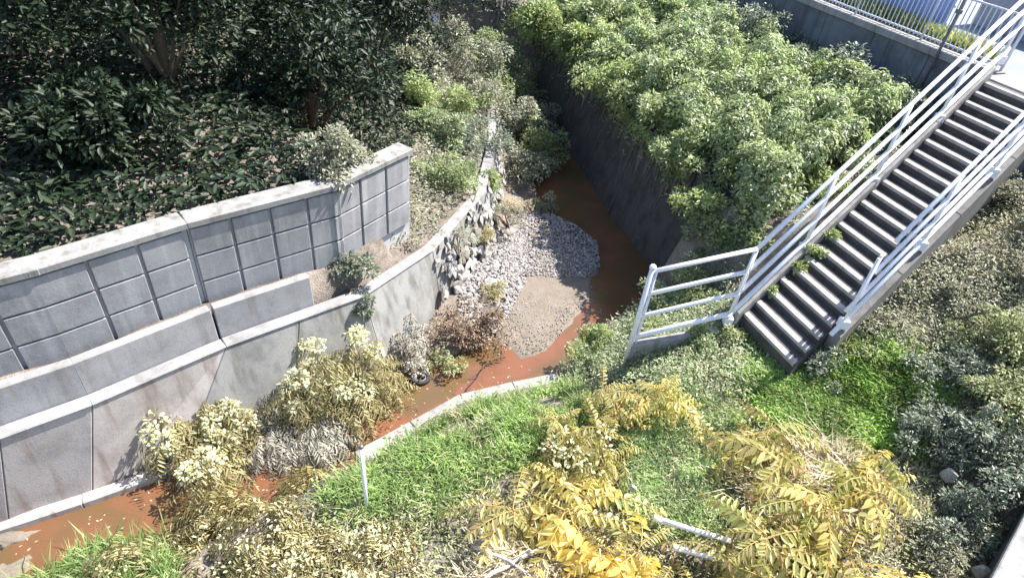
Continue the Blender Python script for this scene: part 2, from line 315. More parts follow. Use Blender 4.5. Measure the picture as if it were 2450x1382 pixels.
# sand bars
def sandbar(name, pts, h):
    pts = np.array(pts, float); c = pts.mean(0)
    # refine outline
    P = []
    for a, b in zip(pts, np.roll(pts, -1, 0)):
        for t in np.linspace(0, 1, 5)[:-1]: P.append(a*(1-t)+b*t+rng.normal(0, .025, 2))
    P = np.array(P); k = len(P); V = []
    for s, z in ((1.04, -.05), (1.0, .008), (.92, h*.5), (.6, h), (.25, h*1.1)):
        for p in P: V.append((*(c+(p-c)*s), z+(rng.normal(0, .006) if s < .95 else 0)))
    F = [(r_*k+i, r_*k+(i+1) % k, (r_+1)*k+(i+1) % k, (r_+1)*k+i) for r_ in range(4) for i in range(k)]+[tuple(4*k+i for i in range(k))]
    o = poly_obj(name, V, F, 'sand', smooth=True); tag(o, kind='structure')
sandbar('sandbar', [(-.3,9.25),(.36,8.65),(.83,8.95),(1.32,9.86),(1.69,10.62),(1.75,11.39),(1.95,11.92),(1.85,12.8),(1.4,13.3),(.6,13.5),(.1,11.4),(-.3,10.3)], .05)
sandbar('sandbar', [(-6.75,3.95),(-6.42,4.13),(-5.97,4.22),(-6.09,4.0),(-6.28,3.9),(-6.6,3.7)], .03)
sandbar('sandbar', [(-6.4,3.5),(-6.11,3.72),(-5.8,3.86),(-5.75,3.7),(-6.0,3.4),(-6.3,3.2)], .04)

# ------------------------------------------------------------------ left bank concrete
def resample(L, step):
    L = np.asarray(L, float); seg = np.hypot(*np.diff(L, axis=0).T); cum = np.concatenate([[0], np.cumsum(seg)])
    s = np.linspace(0, cum[-1], max(2, int(round(cum[-1]/step))+1)); return np.stack([np.interp(s, cum, L[:, 0]), np.interp(s, cum, L[:, 1])], 1)
def lerp(a, b, t): return np.asarray(a)*(1-t)+np.asarray(b)*t
root = empty('retaining_wall', (-5, 5.5, 0), 'battered pinkish grey concrete wall with pale coping along the left side of the stream', 'wall')
org = (-5, 5.5, 0)
for i in range(1, len(LF)-1):
    f0, f1, t0, t1 = LF[i], LF[i+1], LT[i], LT[i+1]
    ln = np.hypot(*(f1-f0)); k = max(1, int(round(ln/1.9)))
    for j in range(k):
        a, b = j/k, (j+1)/k; g = .003/ln
        F0, F1, T0, T1 = lerp(f0, f1, a+g), lerp(f0, f1, b-g), lerp(t0, t1, a+g), lerp(t0, t1, b-g)
        d = unit(F1-F0); nb = np.array([-d[1], d[0]])
        zt = WALLZ
        hexa('wall_panel', [(*F0, -.4), (*F1, -.4), (*(F1+nb*.4), -.4), (*(F0+nb*.4), -.4), (*T0, zt), (*T1, zt), (*(T1+nb*.22), zt), (*(T0+nb*.22), zt)], 'conc_pink' if i < 4 else 'conc_light' if i > 6 else 'conc_grey', root, .012, org)
    d = unit(t1-t0); nb = np.array([-d[1], d[0]])
    if i < 6: hexa('coping', [(*(t0-nb*.025), zt+.004), (*(t1-nb*.025), zt+.004), (*(t1+nb*.2), zt+.004), (*(t0+nb*.2), zt+.004), (*(t0-nb*.02), zt+.035), (*(t1-nb*.02), zt+.035), (*(t1+nb*.2), zt+.035), (*(t0+nb*.2), zt+.035)], 'conc_light', root, .012, org)
    if i < 5:
        d = unit(f1-f0); nb = np.array([-d[1], d[0]])
        hexa('footing', [(*(f0-nb*.13), -.4), (*(f1-nb*.13), -.4), (*(f1+nb*.05), -.4), (*(f0+nb*.05), -.4), (*(f0-nb*.10), .10), (*(f1-nb*.10), .10), (*(f1+nb*.08), .10), (*(f0+nb*.08), .10)], 'conc_pink', root, .015, org)
# parapet set back on the coping ledge
root = empty('parapet_wall', (-4, 7, WALLZ), 'pale lavender grey concrete parapet standing back on the ledge of the left wall', 'wall')
pl = [LT[1], LT[2], LT[3], LT[4], lerp(LT[4], LT[5], .66)]
for i in range(len(pl)-1):
    a, b = pl[i], pl[i+1]; d = unit(b-a); nb = np.array([-d[1], d[0]])
    k = max(1, int(round(np.hypot(*(b-a))/1.6)))
    for j in range(k):
        p, q = lerp(a, b, j/k)+d*.006, lerp(a, b, (j+1)/k)-d*.006
        z1 = WALLZ+.56
        hexa('wall_panel', [(*(p+nb*.2), WALLZ-.2), (*(q+nb*.2), WALLZ-.2), (*(q+nb*.42), WALLZ-.2), (*(p+nb*.42), WALLZ-.2), (*(p+nb*.27), z1), (*(q+nb*.27), z1), (*(q+nb*.42), z1), (*(p+nb*.42), z1)], 'conc_light', root, .012, (-4, 7, WALLZ))
# block wall behind the parapet
root = empty('block_wall', (-5, 8, 1.9), 'dark grey block wall with pale vertical joints behind the left parapet', 'wall')
bl = [LT[1], LT[2], LT[3], LT[4], LT[5], LT[6]]
for i in range(len(bl)-1):
    a, b = bl[i], bl[i+1]; d = unit(b-a); nb = np.array([-d[1], d[0]]); ln = np.hypot(*(b-a))
    plan_box('joint_backing', a+nb*.62, d, ln+.05, nb, .25, 1.5, 3.30-.003*(i % 2), 'mortar', root, 0, (-5, 8, 1.9))
    k = int(round(ln/.55))
    for j in range(k):
        for r_ in range(3):
            plan_box('block', a+nb*.56+d*(ln*j/k+.022), d, ln/k-.044, nb, .1, 1.90+r_*.46+.012, 1.90+(r_+1)*.46-.012, 'block', root, .01, (-5, 8, 1.9))
    plan_box('cap_stone', a+nb*.53, d, ln+.06, nb, .36, 3.303, 3.40+.004*(i % 2), 'conc_grey', root, .01, (-5, 8, 1.9))

# ------------------------------------------------------------------ right stream kerb
root = empty('stream_kerb', (-.6, 6.7, 0), 'low pale concrete kerb between the red stream and the grass strip', 'kerb')
kp = [(-7, .7), (-4.6, 3.1), (-2.64, 5.06), (-2.10, 5.62)]
def kerb_run(pts, z0, z1, w, mt='conc_grey'):
    for a, b in zip(pts[:-1], pts[1:]):
        a, b = np.array(a), np.array(b); d = unit(b-a); ln = np.hypot(*(b-a)); nr = np.array([d[1], -d[0]])
        k = max(1, int(round(ln/1.2)))
        for j in range(k):
            plan_box('kerb_block', a+d*(ln*j/k+.004)-nr*.03, d, ln/k-.008, nr, w, z0, z1, mt, root, .015, (-.6, 6.7, 0))
kerb_run(kp, -.4, .30, .28)
kerb_run([(-2.03, 5.69), (-.64, 7.08), (.2, 7.5), (.98, 7.85)], -.4, .52, .40)

# ------------------------------------------------------------------ right bank: shaded lower wall
root = empty('shaded_wall', (2.6, 14.5, 0), 'dark mossy concrete wall hung with dead vines above the shaded water', 'wall')
rw = RE[8:15]; rw = np.vstack([[(4.9, 10.9)], [rw[0]+np.array([.1, .1])], rw[1:]])
for a, b in zip(rw[:-1], rw[1:]):
    d = unit(b-a); nr = np.array([d[1], -d[0]]); ln = np.hypot(*(b-a)); k = max(1, int(round(ln/1.6)))
    for j in range(k):
        p, q = a+d*(ln*j/k+.006), a+d*(ln*(j+1)/k-.006); w0, w1 = -.42, .2
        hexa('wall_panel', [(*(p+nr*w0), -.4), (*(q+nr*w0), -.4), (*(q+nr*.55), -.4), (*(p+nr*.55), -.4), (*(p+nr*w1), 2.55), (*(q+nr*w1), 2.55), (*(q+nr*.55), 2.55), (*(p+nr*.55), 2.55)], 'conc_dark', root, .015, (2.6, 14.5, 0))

# ------------------------------------------------------------------ road, its retaining wall and coping
def rp(t, n_): return RDA+RDD*t+RDN*n_
stair_t0 = float((P0[:2]+DV[:2]*NST-RDA)@RDD)      # left end of the top step along the road edge
root = empty('road_wall', (*rp(6, .8), 3), 'shaded dark retaining wall with white coping under the picket fence', 'wall')
org = (*rp(6, .8), 3); tA = stair_t0+.22
k = 9; L_ = 14.0
for j in range(k):
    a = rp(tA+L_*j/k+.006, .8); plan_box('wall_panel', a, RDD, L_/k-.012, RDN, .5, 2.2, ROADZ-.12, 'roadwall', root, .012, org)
    plan_box('coping', rp(tA+L_*j/k+.003, .74), RDD, L_/k-.006, RDN, .30, ROADZ-.118, ROADZ+.05, 'conc_light', root, .015, org)
root = empty('road_wall', (*rp(-2, .2), 3), 'retaining wall continuing below the road to the right of the stairs', 'wall')
plan_box('wall_panel', rp(stair_t0-SW-.2, .25), -RDD, 6, RDN, .5, 2.2, ROADZ-.12, 'conc_grey', root, .012, (*rp(-2, .2), 3))
plan_box('coping', rp(stair_t0-SW-.2, .19), -RDD, 6, RDN, .3, ROADZ-.118, ROADZ+.05, 'conc_light', root, .015, (*rp(-2, .2), 3))
o = plan_box('road', rp(-25, 1.04), RDD, 120, RDN, 60, ROADZ-.4, ROADZ, 'road', None, 0); tag(o, kind='structure')
o = plan_box('roadside_verge', rp(stair_t0+.9, 1.30), RDD, 14, RDN, .55, ROADZ-.2, ROADZ+.03, 'soil', None, .01); tag(o, kind='structure')

# ------------------------------------------------------------------ staircase
root = empty('concrete_staircase', tuple(P0-np.array([0, 0, .14])), 'long straight concrete staircase climbing from the bank to the road', 'staircase')
org = P0-np.array([0, 0, .14])
for k in range(NST):
    nose = P0+DV*k; dv = np.array([DV[0], DV[1], 0])*1.06
    a = nose; b = nose+RR*SW; c = b+dv; d = a+dv
    jit = rng.normal(0, .003)
    z1 = nose[2]+jit; z0 = nose[2]-.36
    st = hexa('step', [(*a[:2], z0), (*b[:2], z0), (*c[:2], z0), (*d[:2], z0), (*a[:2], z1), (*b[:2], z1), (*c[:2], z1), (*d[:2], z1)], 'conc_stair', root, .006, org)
    me = st.data; me.materials.append(MT['step_shade'])
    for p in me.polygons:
        p.material_index = 1  # whole step takes the painted shade colour
    nv = np.array([DV[0], DV[1], 0])/np.hypot(DV[0], DV[1])
    a2, b2 = a-nv*.012+RR*.02, b-nv*.012-RR*.02; c2, d2 = b2+nv*.125, a2+nv*.125
    hexa('lit_tread_edge', [(*q_[:2], z1-.055) for q_ in (a2, b2, c2, d2)]+[(*q_[:2], z1+.006) for q_ in (a2, b2, c2, d2)], 'conc_stair', st, .006, org)  # added pale strip, painting the sunlit front of each tread
top = P0+DV*NST
a = top[:2]; plan_box('landing', a-RDD*(SW+.2), RDD, SW+.2+.18, RDN, .95, ROADZ-.8, ROADZ+.03, 'conc_light', root, .012, org)
def kerb_side(off, w, zt, zb, name, mt, ks=-.6):
    for j in range(4):
        k0, k1 = ks+(NST-ks)*j/4, ks+(NST-ks)*(j+1)/4
        e = .004
        A = P0+DV*(k0+e)+RR*off; B = P0+DV*(k1-e)+RR*off; A2 = A+RR*w; B2 = B+RR*w
        hexa(name, [(*A[:2], A[2]-zb), (*B[:2], B[2]-zb), (*B2[:2], B2[2]-zb), (*A2[:2], A2[2]-zb), (*A[:2], A[2]+zt), (*B[:2], B[2]+zt), (*B2[:2], B2[2]+zt), (*A2[:2], A2[2]+zt)], mt, root, .01, org)
kerb_side(-.175, .17, .13, .8, 'side_kerb', 'conc_grey')
kerb_side(SW+.005, .2, -.05, 1.5, 'side_wall', 'conc_side', 2.9)

# ------------------------------------------------------------------ handrails
RH = [.22, .66, 1.10, 1.54]
def handrail(label, off, kA, kB, ext=None, RH=RH, rr=.038):
    base = P0+DV*kA+RR*off
    root = empty('handrail', tuple(base), label, 'railing', 'white pipe railings of the staircase')
    A = P0+DV*kA+RR*off; B = P0+DV*kB+RR*off
    for i, h in enumerate(RH):
        e0 = -.10*i if ext is None else 0
        up = np.array([0, 0, h])
        tube(('bottom_rail', 'lower_rail', 'middle_rail', 'top_rail')[i], [A+up+DV*(0 if ext is not None else (0, .3, 1.6, 2.2)[i]), lerp(A, B, .3)+up, lerp(A, B, .7)+up, B+up+unit(DV)*(.12*i)], rr if i else rr*1.1, 'pipe', root, 10, base)
    for t in np.linspace(.0 if ext is not None else .04, .985, 5):
        q = lerp(A, B, t)
        for s in (-.035, .035):
            w = DV/np.linalg.norm(DV)*s
            tube('post', [q+w+np.array([0, 0, -.05]), q+w+np.array([0, 0, .5]), q+w+np.array([0, 0, RH[3]-.01])], .024, 'pipe', root, 8, base)
        plan_box('base_plate', q[:2]-np.array([.07, .07]), (1, 0), .14, (0, 1), .14, q[2]-.01 if off > 0 else q[2]+.0, q[2]+.15, 'pipe', root, .006, base)
        poly = [q+np.array([-.035, -.035, 0])]
    if ext is not None:
        E = np.array(ext)
        for i, h in enumerate(RH):
            up = np.array([0, 0, h])
            tube(('bottom_rail', 'lower_rail', 'middle_rail', 'top_rail')[i], [A+up, lerp(A, E, .5)+up, E+up], .036 if i else .045, 'pipe', root, 10, base)
        for s in (0, .09):
            w = unit(A-E)*s
            tube('post', [E+w+np.array([0, 0, -.5]), E+w+np.array([0, 0, .5]), E+w+np.array([0, 0, RH[3]+.07*(s == 0)])], .04 if s == 0 else .022, 'pipe', root, 10, base)
        tube('post_cap', [E+np.array([0, 0, RH[3]+.06]), E+np.array([0, 0, RH[3]+.09]), E+np.array([0, 0, RH[3]+.12])], [.05, .055, .03], 'pipe', root, 10, base)
        # ground beam below the level run
        d = unit((A-E)[:2]); plan_box('ground_beam', E[:2]-np.array([d[1], -d[0]])*.07, d, np.hypot(*(A-E)[:2])-.15, np.array([d[1], -d[0]]), .14, E[2]-.5, E[2]+.08, 'conc_grey', root, .012, base)
    return root
handrail('white four-pipe handrail with level guard run along the thicket side of the stairs', -.09, -1.15, NST+1.3, ext=(2.02, 7.62, 1.55))
handrail('white four-pipe handrail along the dirt slope side of the stairs', SW+.1, 2.2, NST+6, None, [.12, .52, .93, 1.36], .034)

# ------------------------------------------------------------------ fence at the road
root = empty('picket_fence', (*rp(stair_t0+.3, .95), ROADZ+.05), 'pale blue grey metal picket fence on the white coping', 'fence')
base = np.array([*rp(stair_t0+.3, .95), ROADZ+.05]); L_ = 11.0
V, F = tube_arrays([(0, 0, .04), (0, 0, .5), (0, 0, 1.02)], .013, 6)
pm = bpy.data.meshes.new('picket'); pm.from_pydata([tuple(v) for v in V], [], [f if f[0] != f[3] else f[:3] for f in F]); pm.materials.append(MT['fence'])
for j in range(int(L_/.115)):
    if j % 17 == 0: continue
    o = link('picket', pm, root); q = RDD*(j*.115); o.location = (q[0], q[1], 0)
for j in range(0, int(L_/.115)+1, 17):
    q = RDD*(j*.115); tube('post', [(q[0], q[1], -.02), (q[0], q[1], .6), (q[0], q[1], 1.14)], .03, 'fence', root, 8)
for z in (.10, 1.02): 
    q = RDD*L_; tube('rail', [(0, 0, z), (q[0]/2, q[1]/2, z), (q[0], q[1], z)], .022, 'fence', root, 6)
# slim sign pole clamped to the wall
q = np.array([*rp(stair_t0+1.55, .70)]);
root = empty('steel_pole', (*q, 3.9), 'slim dark steel pole standing against the road wall and fence', 'pole')
tube('shaft', [(0, 0, -.6), (0, 0, 1.5), (0, 0, 3.6)], .032, 'steel', root, 8)
plan_box('clamp', (-.05, -.05), (1, 0), .1, (0, 1), .1, .75, .83, 'steel', root, .005); plan_box('clamp', (-.05, -.05), (1, 0), .1, (0, 1), .1, 1.85, 1.93, 'steel', root, .005)
# blue hoarding beyond the fence
root = empty('blue_hoarding', (*rp(5.6, 2.1), ROADZ), 'row of pale blue hoarding sheets across the road behind the fence', 'hoarding')
for j in range(8): 
    plan_box('sheet', RDD*(j*.62), RDD, .60, RDN, .04, .05, 1.5, 'blue', root, .008)
plan_box('rail', RDN*.045, RDD, 4.9, RDN, .05, .6, .66, 'fence', root, .004)
# low plaster wall beyond the stair head with a looped bracket
root = empty('roadside_building', (*rp(2.4, 4.2), ROADZ), 'pale grey low wall beyond the head of the stairs with a black loop bracket', 'wall')
plan_box('wall_panel', RDD*-3, RDD, 7, RDN, .25, 0, 1.05, 'conc_light', root, .015)
plan_box('coping', RDD*-3.02-RDN*.04, RDD, 7.04, RDN, .33, 1.053, 1.14, 'conc_light', root, .015)
a = np.linspace(0, 2*np.pi, 18); lp = [np.array([*(RDD*(1.2+.13*math.cos(x))-RDN*.05), .55+.28*math.sin(x)]) for x in a]; tube('loop_bracket', lp, .02, 'steel', root, 6)
# road marking
o = plan_box('road_marking', rp(-10, 6.4), RDD, 60, RDN, .5, ROADZ+.001, ROADZ+.005, 'conc_light', None, 0); tag(o, kind='structure')
#VEG
# ------------------------------------------------------------------ vegetation builders
def fronds(p0, az, L, rise, drop, pairs, ll, wr=.34, hang=.5, start=.12, fold=.3):
    """pinnate leaves: centre lines p0 + arc, leaflets in pairs; everything vectorised"""
    n_ = len(p0); az = np.broadcast_to(az, (n_,)); L = np.broadcast_to(L, (n_,)); rise = np.broadcast_to(rise, (n_,)); drop = np.broadcast_to(drop, (n_,))
    t = np.linspace(start, 1, pairs); T = np.repeat(t[None], n_, 0)
    h = np.stack([np.cos(az), np.sin(az), 0*az], 1)
    def cl(tt): return p0[:, None]+h[:, None]*(L[:, None]*tt*(1-.18*tt*np.clip(drop, 0, 1)[:, None]))[..., None]+np.array([0, 0, 1.])*(L[:, None]*(rise[:, None]*tt-drop[:, None]*tt**2))[..., None]
    c = cl(T); tan = unit(cl(T+.02)-c); side = np.stack([-np.sin(az), np.cos(az), 0*az], 1)[:, None]+0*c
    up = np.cross(tan, side); prof = .55+.6*np.sin(np.pi*np.clip(T*.86+.1, 0, 1)); prof[:, -1] = .8
    out = []
    for s in (1, -1):
        d = side*s*.95+tan*.45+np.array([0, 0, -1.])*hang+.16*rng.normal(size=c.shape)
        nm = up+.25*rng.normal(size=c.shape)
        out.append(leaves(c.reshape(-1, 3), d.reshape(-1, 3), nm.reshape(-1, 3), (ll*prof*rng.uniform(.8, 1.15, prof.shape)).ravel(), wr, fold, .14))
    tip = cl(np.ones((n_, 1)))[:, 0]; out.append(leaves(tip, tan[:, -1], up[:, -1], ll*.9, wr, fold, .2))
    return merge(out)+(cl,)
def frond_line(p0, az, L, rise, drop, rad):
    t = np.linspace(0, 1, 7); h = np.array([math.cos(az), math.sin(az), 0])
    pts = np.array(p0)+h*(L*t*(1-.18*t*min(1, max(0, drop))))[:, None]+np.array([0, 0, 1.])*(L*(rise*t-drop*t**2))[:, None]
    return tube_arrays(pts, np.linspace(rad, rad*.35, 7), 4)
def quads_mesh(name, V, F, mt):
    me = bpy.data.meshes.new(name); me.from_pydata([tuple(v) for v in V], [], [tuple(f) if f[0] != f[3] else tuple(f[:3]) for f in (F.tolist() if hasattr(F, 'tolist') else F)]); me.update(); me.materials.append(MT[mt]); return me
# shared single fronds (rachis + leaflets in one mesh with two materials)
def frond_variant(L, pairs, ll, wr, rise, drop, mt, hang, stem_mt):
    V, F, _ = fronds(np.zeros((1, 3)), 0., L, rise, drop, pairs, ll, wr, hang)
    V2, F2 = frond_line((0, 0, 0), 0, L, rise, drop, .009)
    F2 = [f if f[0] != f[3] else f[:3] for f in F2]
    me = bpy.data.meshes.new('leaf'); me.from_pydata([tuple(v) for v in V]+[tuple(v) for v in V2], [], [tuple(f) for f in F.tolist()]+[tuple(i+len(V) for i in f) for f in F2]); me.update()
    me.materials.append(MT[mt]); me.materials.append(MT[stem_mt])
    idx = np.zeros(len(me.polygons), np.int32); idx[len(F):] = 1; me.polygons.foreach_set('material_index', idx); me.update()
    return me
def frond_set(mt, big=1.0, stem='yellowstem', nv=6, hang=.55, wr=.36):
    return [frond_variant(rng.uniform(.75, 1.0)*big, int(rng.integers(8, 11)), rng.uniform(.15, .19)*big, wr, rng.uniform(.15, .5), rng.uniform(.35, .75), mt, hang, stem) for _ in range(nv)]
FR = {'green': frond_set('greenfrond', .85), 'gold': frond_set('gold'), 'goldolive': frond_set('goldolive', .95), 'orange': frond_set('orange', 1.3, wr=.46), 'fine': frond_set('goldolive', .75, wr=.28)}
def frond_plant(name, label, x, y, kind, nstem, nleaf, h, spread, group=None, az_bias=None, scale=1.0):
    zb = gz(x, y)-.03; root = empty(name, (x, y, zb), label, 'plant', group)
    for s in range(nstem):
        e = np.array([rng.normal(0, spread), rng.normal(0, spread), h*rng.uniform(.65, 1.1)]); b = e*np.array([.3, .3, 0])+np.array([0, 0, -.1])
        pts = [b, lerp(b, e, .5)+rng.normal(0, .04, 3), e]
        tube('stem', pts, [.018, .014, .008], 'yellowstem', root, 6)
        a0 = rng.uniform(0, 6.28)
        for k in range(nleaf):
            kk = kind if rng.random() < .62 else ('goldolive', 'green', 'fine', 'gold')[rng.integers(4)]
            o = link('leaf', FR[kk][rng.integers(len(FR[kk]))], root)
            q = lerp(pts[1], e, rng.uniform(.45, 1))
            o.location = tuple(q); a = a0+k*2.4+rng.normal(0, .25)
            if az_bias is not None and rng.random() < .5: a = az_bias+rng.normal(0, .7)
            o.rotation_euler = (rng.normal(0, .22), rng.normal(0, .25), a); sc = scale*rng.uniform(.5, 1.12); o.scale = (sc, sc, sc)
    return root
def frond_bush(name, label, x, y, r, h, n_, L, ll, mt, pairs=9, zb=None, wr=.2, hang=.8, cat='bush', group=None, cream=0, cream_leaf=.07, drop=(.6, 1.3), part='drooping_leaves', az=None, creamr=.8, creamz=.8):
    zb = gz(x, y) if zb is None else zb; root = empty(name, (x, y, zb), label, cat, group)
    u = rdir(n_); u[:, 2] = np.abs(u[:, 2]); rad = np.cbrt(rng.uniform(.1, 1, n_))
    nl = 5; lo = rng.normal(0, .42*r, (nl, 2)); lo -= lo.mean(0); lh = rng.uniform(.45, 1.1, nl); j = rng.integers(0, nl, n_)
    p = np.stack([u[:, 0]*rad*r*.5+lo[j, 0], u[:, 1]*rad*r*.5+lo[j, 1], h*(.15+.85*u[:, 2]*rad*lh[j])], 1)
    a = np.arctan2(u[:, 1], u[:, 0])+rng.normal(0, .6, n_)
    if az is not None: a = np.where(rng.random(n_) < .6, az+rng.normal(0, .8, n_), a)
    V, F, _ = fronds(p, a, L*rng.uniform(.6, 1.2, n_), rng.uniform(.1, .55, n_), rng.uniform(*drop, n_), pairs, ll, wr, hang)
    link(part, raw_mesh(part, V, F, mt), root)
    ps = []
    for i in rng.integers(0, n_, 16):
        V, F = tube_arrays([(p[i, 0]*.15, p[i, 1]*.15, -.15), p[i]*np.array([.55, .55, .6]), p[i]], [.016, .011, .004], 5); ps.append((V, np.array(F)))
    V, F = merge(ps); link('stem', quads_mesh('stem', V, F, 'stem'), root)
    if cream:
        nc = 22; u = rdir(nc); u[:, 2] = np.abs(u[:, 2]); jj = rng.integers(0, nl, nc); c = np.stack([u[:, 0]*r*creamr*.6+lo[jj, 0], u[:, 1]*r*creamr*.6+lo[jj, 1], h*(creamz*.35+creamz*.75*u[:, 2]*lh[jj])], 1)
        V, F = clump_leaves(c, .22*r*rng.uniform(.6, 1.2, nc), cream, cream_leaf, .1, .55); link('flower_heads', raw_mesh('flower_heads', V, F, 'cream'), root)['kind'] = 'stuff'
    return root
def inpoly(P, poly):
    poly = np.asarray(poly, float); c = np.zeros(len(P), bool); j = len(poly)-1
    for i in range(len(poly)):
        a, b = poly[i], poly[j]; m = ((a[1] > P[:, 1]) != (b[1] > P[:, 1])) & (P[:, 0] < (b[0]-a[0])*(P[:, 1]-a[1])/(b[1]-a[1]+1e-12)+a[0]); c ^= m; j = i
    return c
def scatter(poly, n_, zmin=.0):
    poly = np.asarray(poly, float); lo, hi = poly.min(0), poly.max(0); out = []
    while sum(map(len, out)) < n_:
        P = rng.uniform(lo, hi, (n_*2, 2)); P = P[inpoly(P, poly)]; out.append(P)
    P = np.vstack(out)[:n_]; return np.column_stack([P, np.maximum(ground(P), zmin)])
def tuft(P, size=.5):
    """pull points together into tufts"""
    k = max(4, len(P)//60); c = P[rng.integers(0, len(P), k)]; j = rng.integers(0, k, len(P)); m = rng.random(len(P)) < .65
    Q = P.copy(); Q[m, :2] = c[j[m], :2]+rng.normal(0, .13*size, (m.sum(), 2)); Q[:, 2] = np.maximum(ground(Q), 0); return Q
def patchy(P, amt=.35):
    x, y = P[:, 0], P[:, 1]; f = np.sin(x*3.7+y*2.1)+np.sin(x*1.9-y*4.4+1)+np.sin(x*7.1+2)*np.sin(y*6.3)
    return P[(f+rng.normal(0, .9, len(P))) > -2.2*(1-2*amt)]
def blades(P, h, w=.012, lean=.5):
    n_ = len(P); a = rng.uniform(0, 6.28, n_); d = np.stack([np.cos(a), np.sin(a), 0*a], 1); s = np.stack([-np.sin(a), np.cos(a), 0*a], 1)*w*rng.uniform(.6, 1.3, n_)[:, None]
    H = (h*rng.uniform(.5, 1.3, n_))[:, None]; ln = (lean*rng.uniform(.2, 1.3, n_))[:, None]; z = np.array([0, 0, 1.])
    m = P+z*H*.6+d*H*ln*.35; t = P+z*H*.9+d*H*ln
    V = np.stack([P-s, P+s, m+s*.8, m-s*.8, t], 1).reshape(-1, 3); b = (np.arange(n_)*5)[:, None, None]
    return V, (b+np.array([[0, 1, 2], [0, 2, 3], [3, 2, 4]])[None]).reshape(-1, 3)
def stuff(name, label, cat, V, F, mt):
    return tag(link(name, raw_mesh(name, V, F, mt)), label, cat, kind='stuff')
def herb(P, leaf, h, wr=.4):
    n_ = len(P); Q = P.copy(); Q[:, 2] += rng.uniform(0, h, n_); d = rdir(n_); d[:, 2] = np.abs(d[:, 2])*.4-.05
    return leaves(Q, d, .5*rdir(n_)+np.array([0, 0, 1.]), leaf*rng.uniform(.5, 1.3, n_), wr)

# ------------------------------------------------------------------ thicket on the terrace above the shaded wall
TG = 'shrubs of the thicket beside the stairs'
ORD = ['first', 'second', 'third', 'fourth', 'fifth', 'sixth', 'seventh', 'eighth', 'ninth', 'tenth']
for row, where in (
    ([(.35, 20.6, 1.3, 1.5, 5200, .13, 2, None), (1.2, 19.2, 1.15, 1.3, 4800, .12, 2, None), (1.95, 17.9, 1.15, 1.4, 5200, .12, 1, None), (2.55, 16.4, 1.15, 1.3, 5600, .115, 2, None), (2.95, 15.0, 1.05, 1.2, 5600, .11, 1, None),
      (3.45, 13.8, 1.05, 1.2, 6000, .105, 2, None), (3.85, 12.7, 1.0, 1.2, 6200, .10, 1, None), (4.25, 11.75, .9, 1.3, 5600, .095, 2, 2.0), (4.15, 10.9, .8, 1.4, 5200, .09, 1, 1.2)], 'thicket shrub in the row along the shaded wall, %s from its far end'),
    ([(1.3, 21.8, 1.5, 1.8, 4600, .14, 3, None), (2.6, 19.7, 1.4, 1.7, 5200, .13, 1, None), (3.4, 17.8, 1.3, 1.6, 5600, .12, 3, None), (4.0, 15.8, 1.25, 1.5, 5800, .11, 1, None), (4.75, 14.0, 1.2, 1.5, 6200, .105, 3, None), (5.0, 12.6, 1.1, 1.4, 6000, .10, 1, None), (4.85, 11.5, .85, 1.2, 5200, .09, 3, 2.2), (4.5, 10.55, .7, 1.2, 4200, .085, 1, 1.7)], 'thicket shrub in the middle row, %s from the far end'),
    ([(2.4, 23.4, 1.7, 2.0, 4400, .15, 3, None), (3.9, 21.2, 1.6, 1.7, 4600, .14, 1, None), (4.6, 19.0, 1.3, 1.5, 4800, .12, 3, None), (5.1, 17.1, 1.2, 1.5, 5000, .115, 1, None), (5.45, 15.4, 1.1, 1.4, 5400, .105, 2, None), (5.9, 13.7, 1.0, 1.2, 5400, .10, 1, None), (6.3, 12.6, .75, .9, 3600, .09, 3, None), (5.65, 11.75, .7, .8, 3600, .085, 2, None)], 'thicket shrub in the row nearest the road wall and stairs, %s from the far end')):
    for i, (x, y, r, h, n_, lf, mk, zb) in enumerate(row):
        shrub('thicket_shrub', where % ORD[i], x, y, r, h, int(n_*1.1), lf, ('thicket', 'thicket2', 'thicket3')[mk-1], group=TG, nc=46, crad=.25, zb=zb if zb else max(gz(x, y), 2.3)-.1, upn=.7)
for x, y, r, h, n_, mk, lb in [(.2, 23.2, 1.6, 1.9, 4800, 'thicket', 'farthest thicket shrub above the bend of the shaded wall'), (6.75, 14.9, .75, 1.25, 4200, 'thicket2', 'small rounded shrub standing up against the dark road wall'), (7.45, 13.5, .6, .6, 2600, 'thicket3', 'low shrub at the foot of the road wall close to the stair railing')]:
    shrub('thicket_shrub', lb, x, y, r, h, n_, .105, mk, group=TG, nc=36, crad=.27, zb=max(gz(x, y), 2.3)-.1)
# leaf blanket that joins the shrubs
def blanket(poly, n_, leaf, hmin, hmax, nb, name, label, mt):
    B = scatter(poly, nb); br = rng.uniform(.28, .85, nb); bh = rng.uniform(hmin, hmax, nb)
    def surf(Q):
        z = np.zeros(len(Q))
        for b, r_, h_ in zip(B, br, bh):
            d2 = ((Q-b[:2])**2).sum(1)/r_**2; z = np.maximum(z, h_*np.sqrt(np.clip(1-d2, 0, 1)))
        return z
    P = scatter(poly, n_); Q = P[:, :2]; z = surf(Q); e = .05
    gx, gy = (surf(Q+[e, 0])-z)/e, (surf(Q+[0, e])-z)/e; nm = unit(np.stack([-np.clip(gx, -2, 2), -np.clip(gy, -2, 2), np.ones(n_)], 1))
    keep = z > .05; P[:, 2] = np.maximum(ground(Q), 1.0)+z-rng.exponential(.11, n_)+rng.normal(0, .04, n_)
    d = rdir(n_); d -= nm*(d*nm).sum(1)[:, None]*.8; d[:, 2] -= .2
    V, F = leaves(P[keep], d[keep], (nm+.5*rdir(n_))[keep], leaf*rng.uniform(.6, 1.3, keep.sum()))
    return stuff(name, label, 'creeper', V, F, mt)
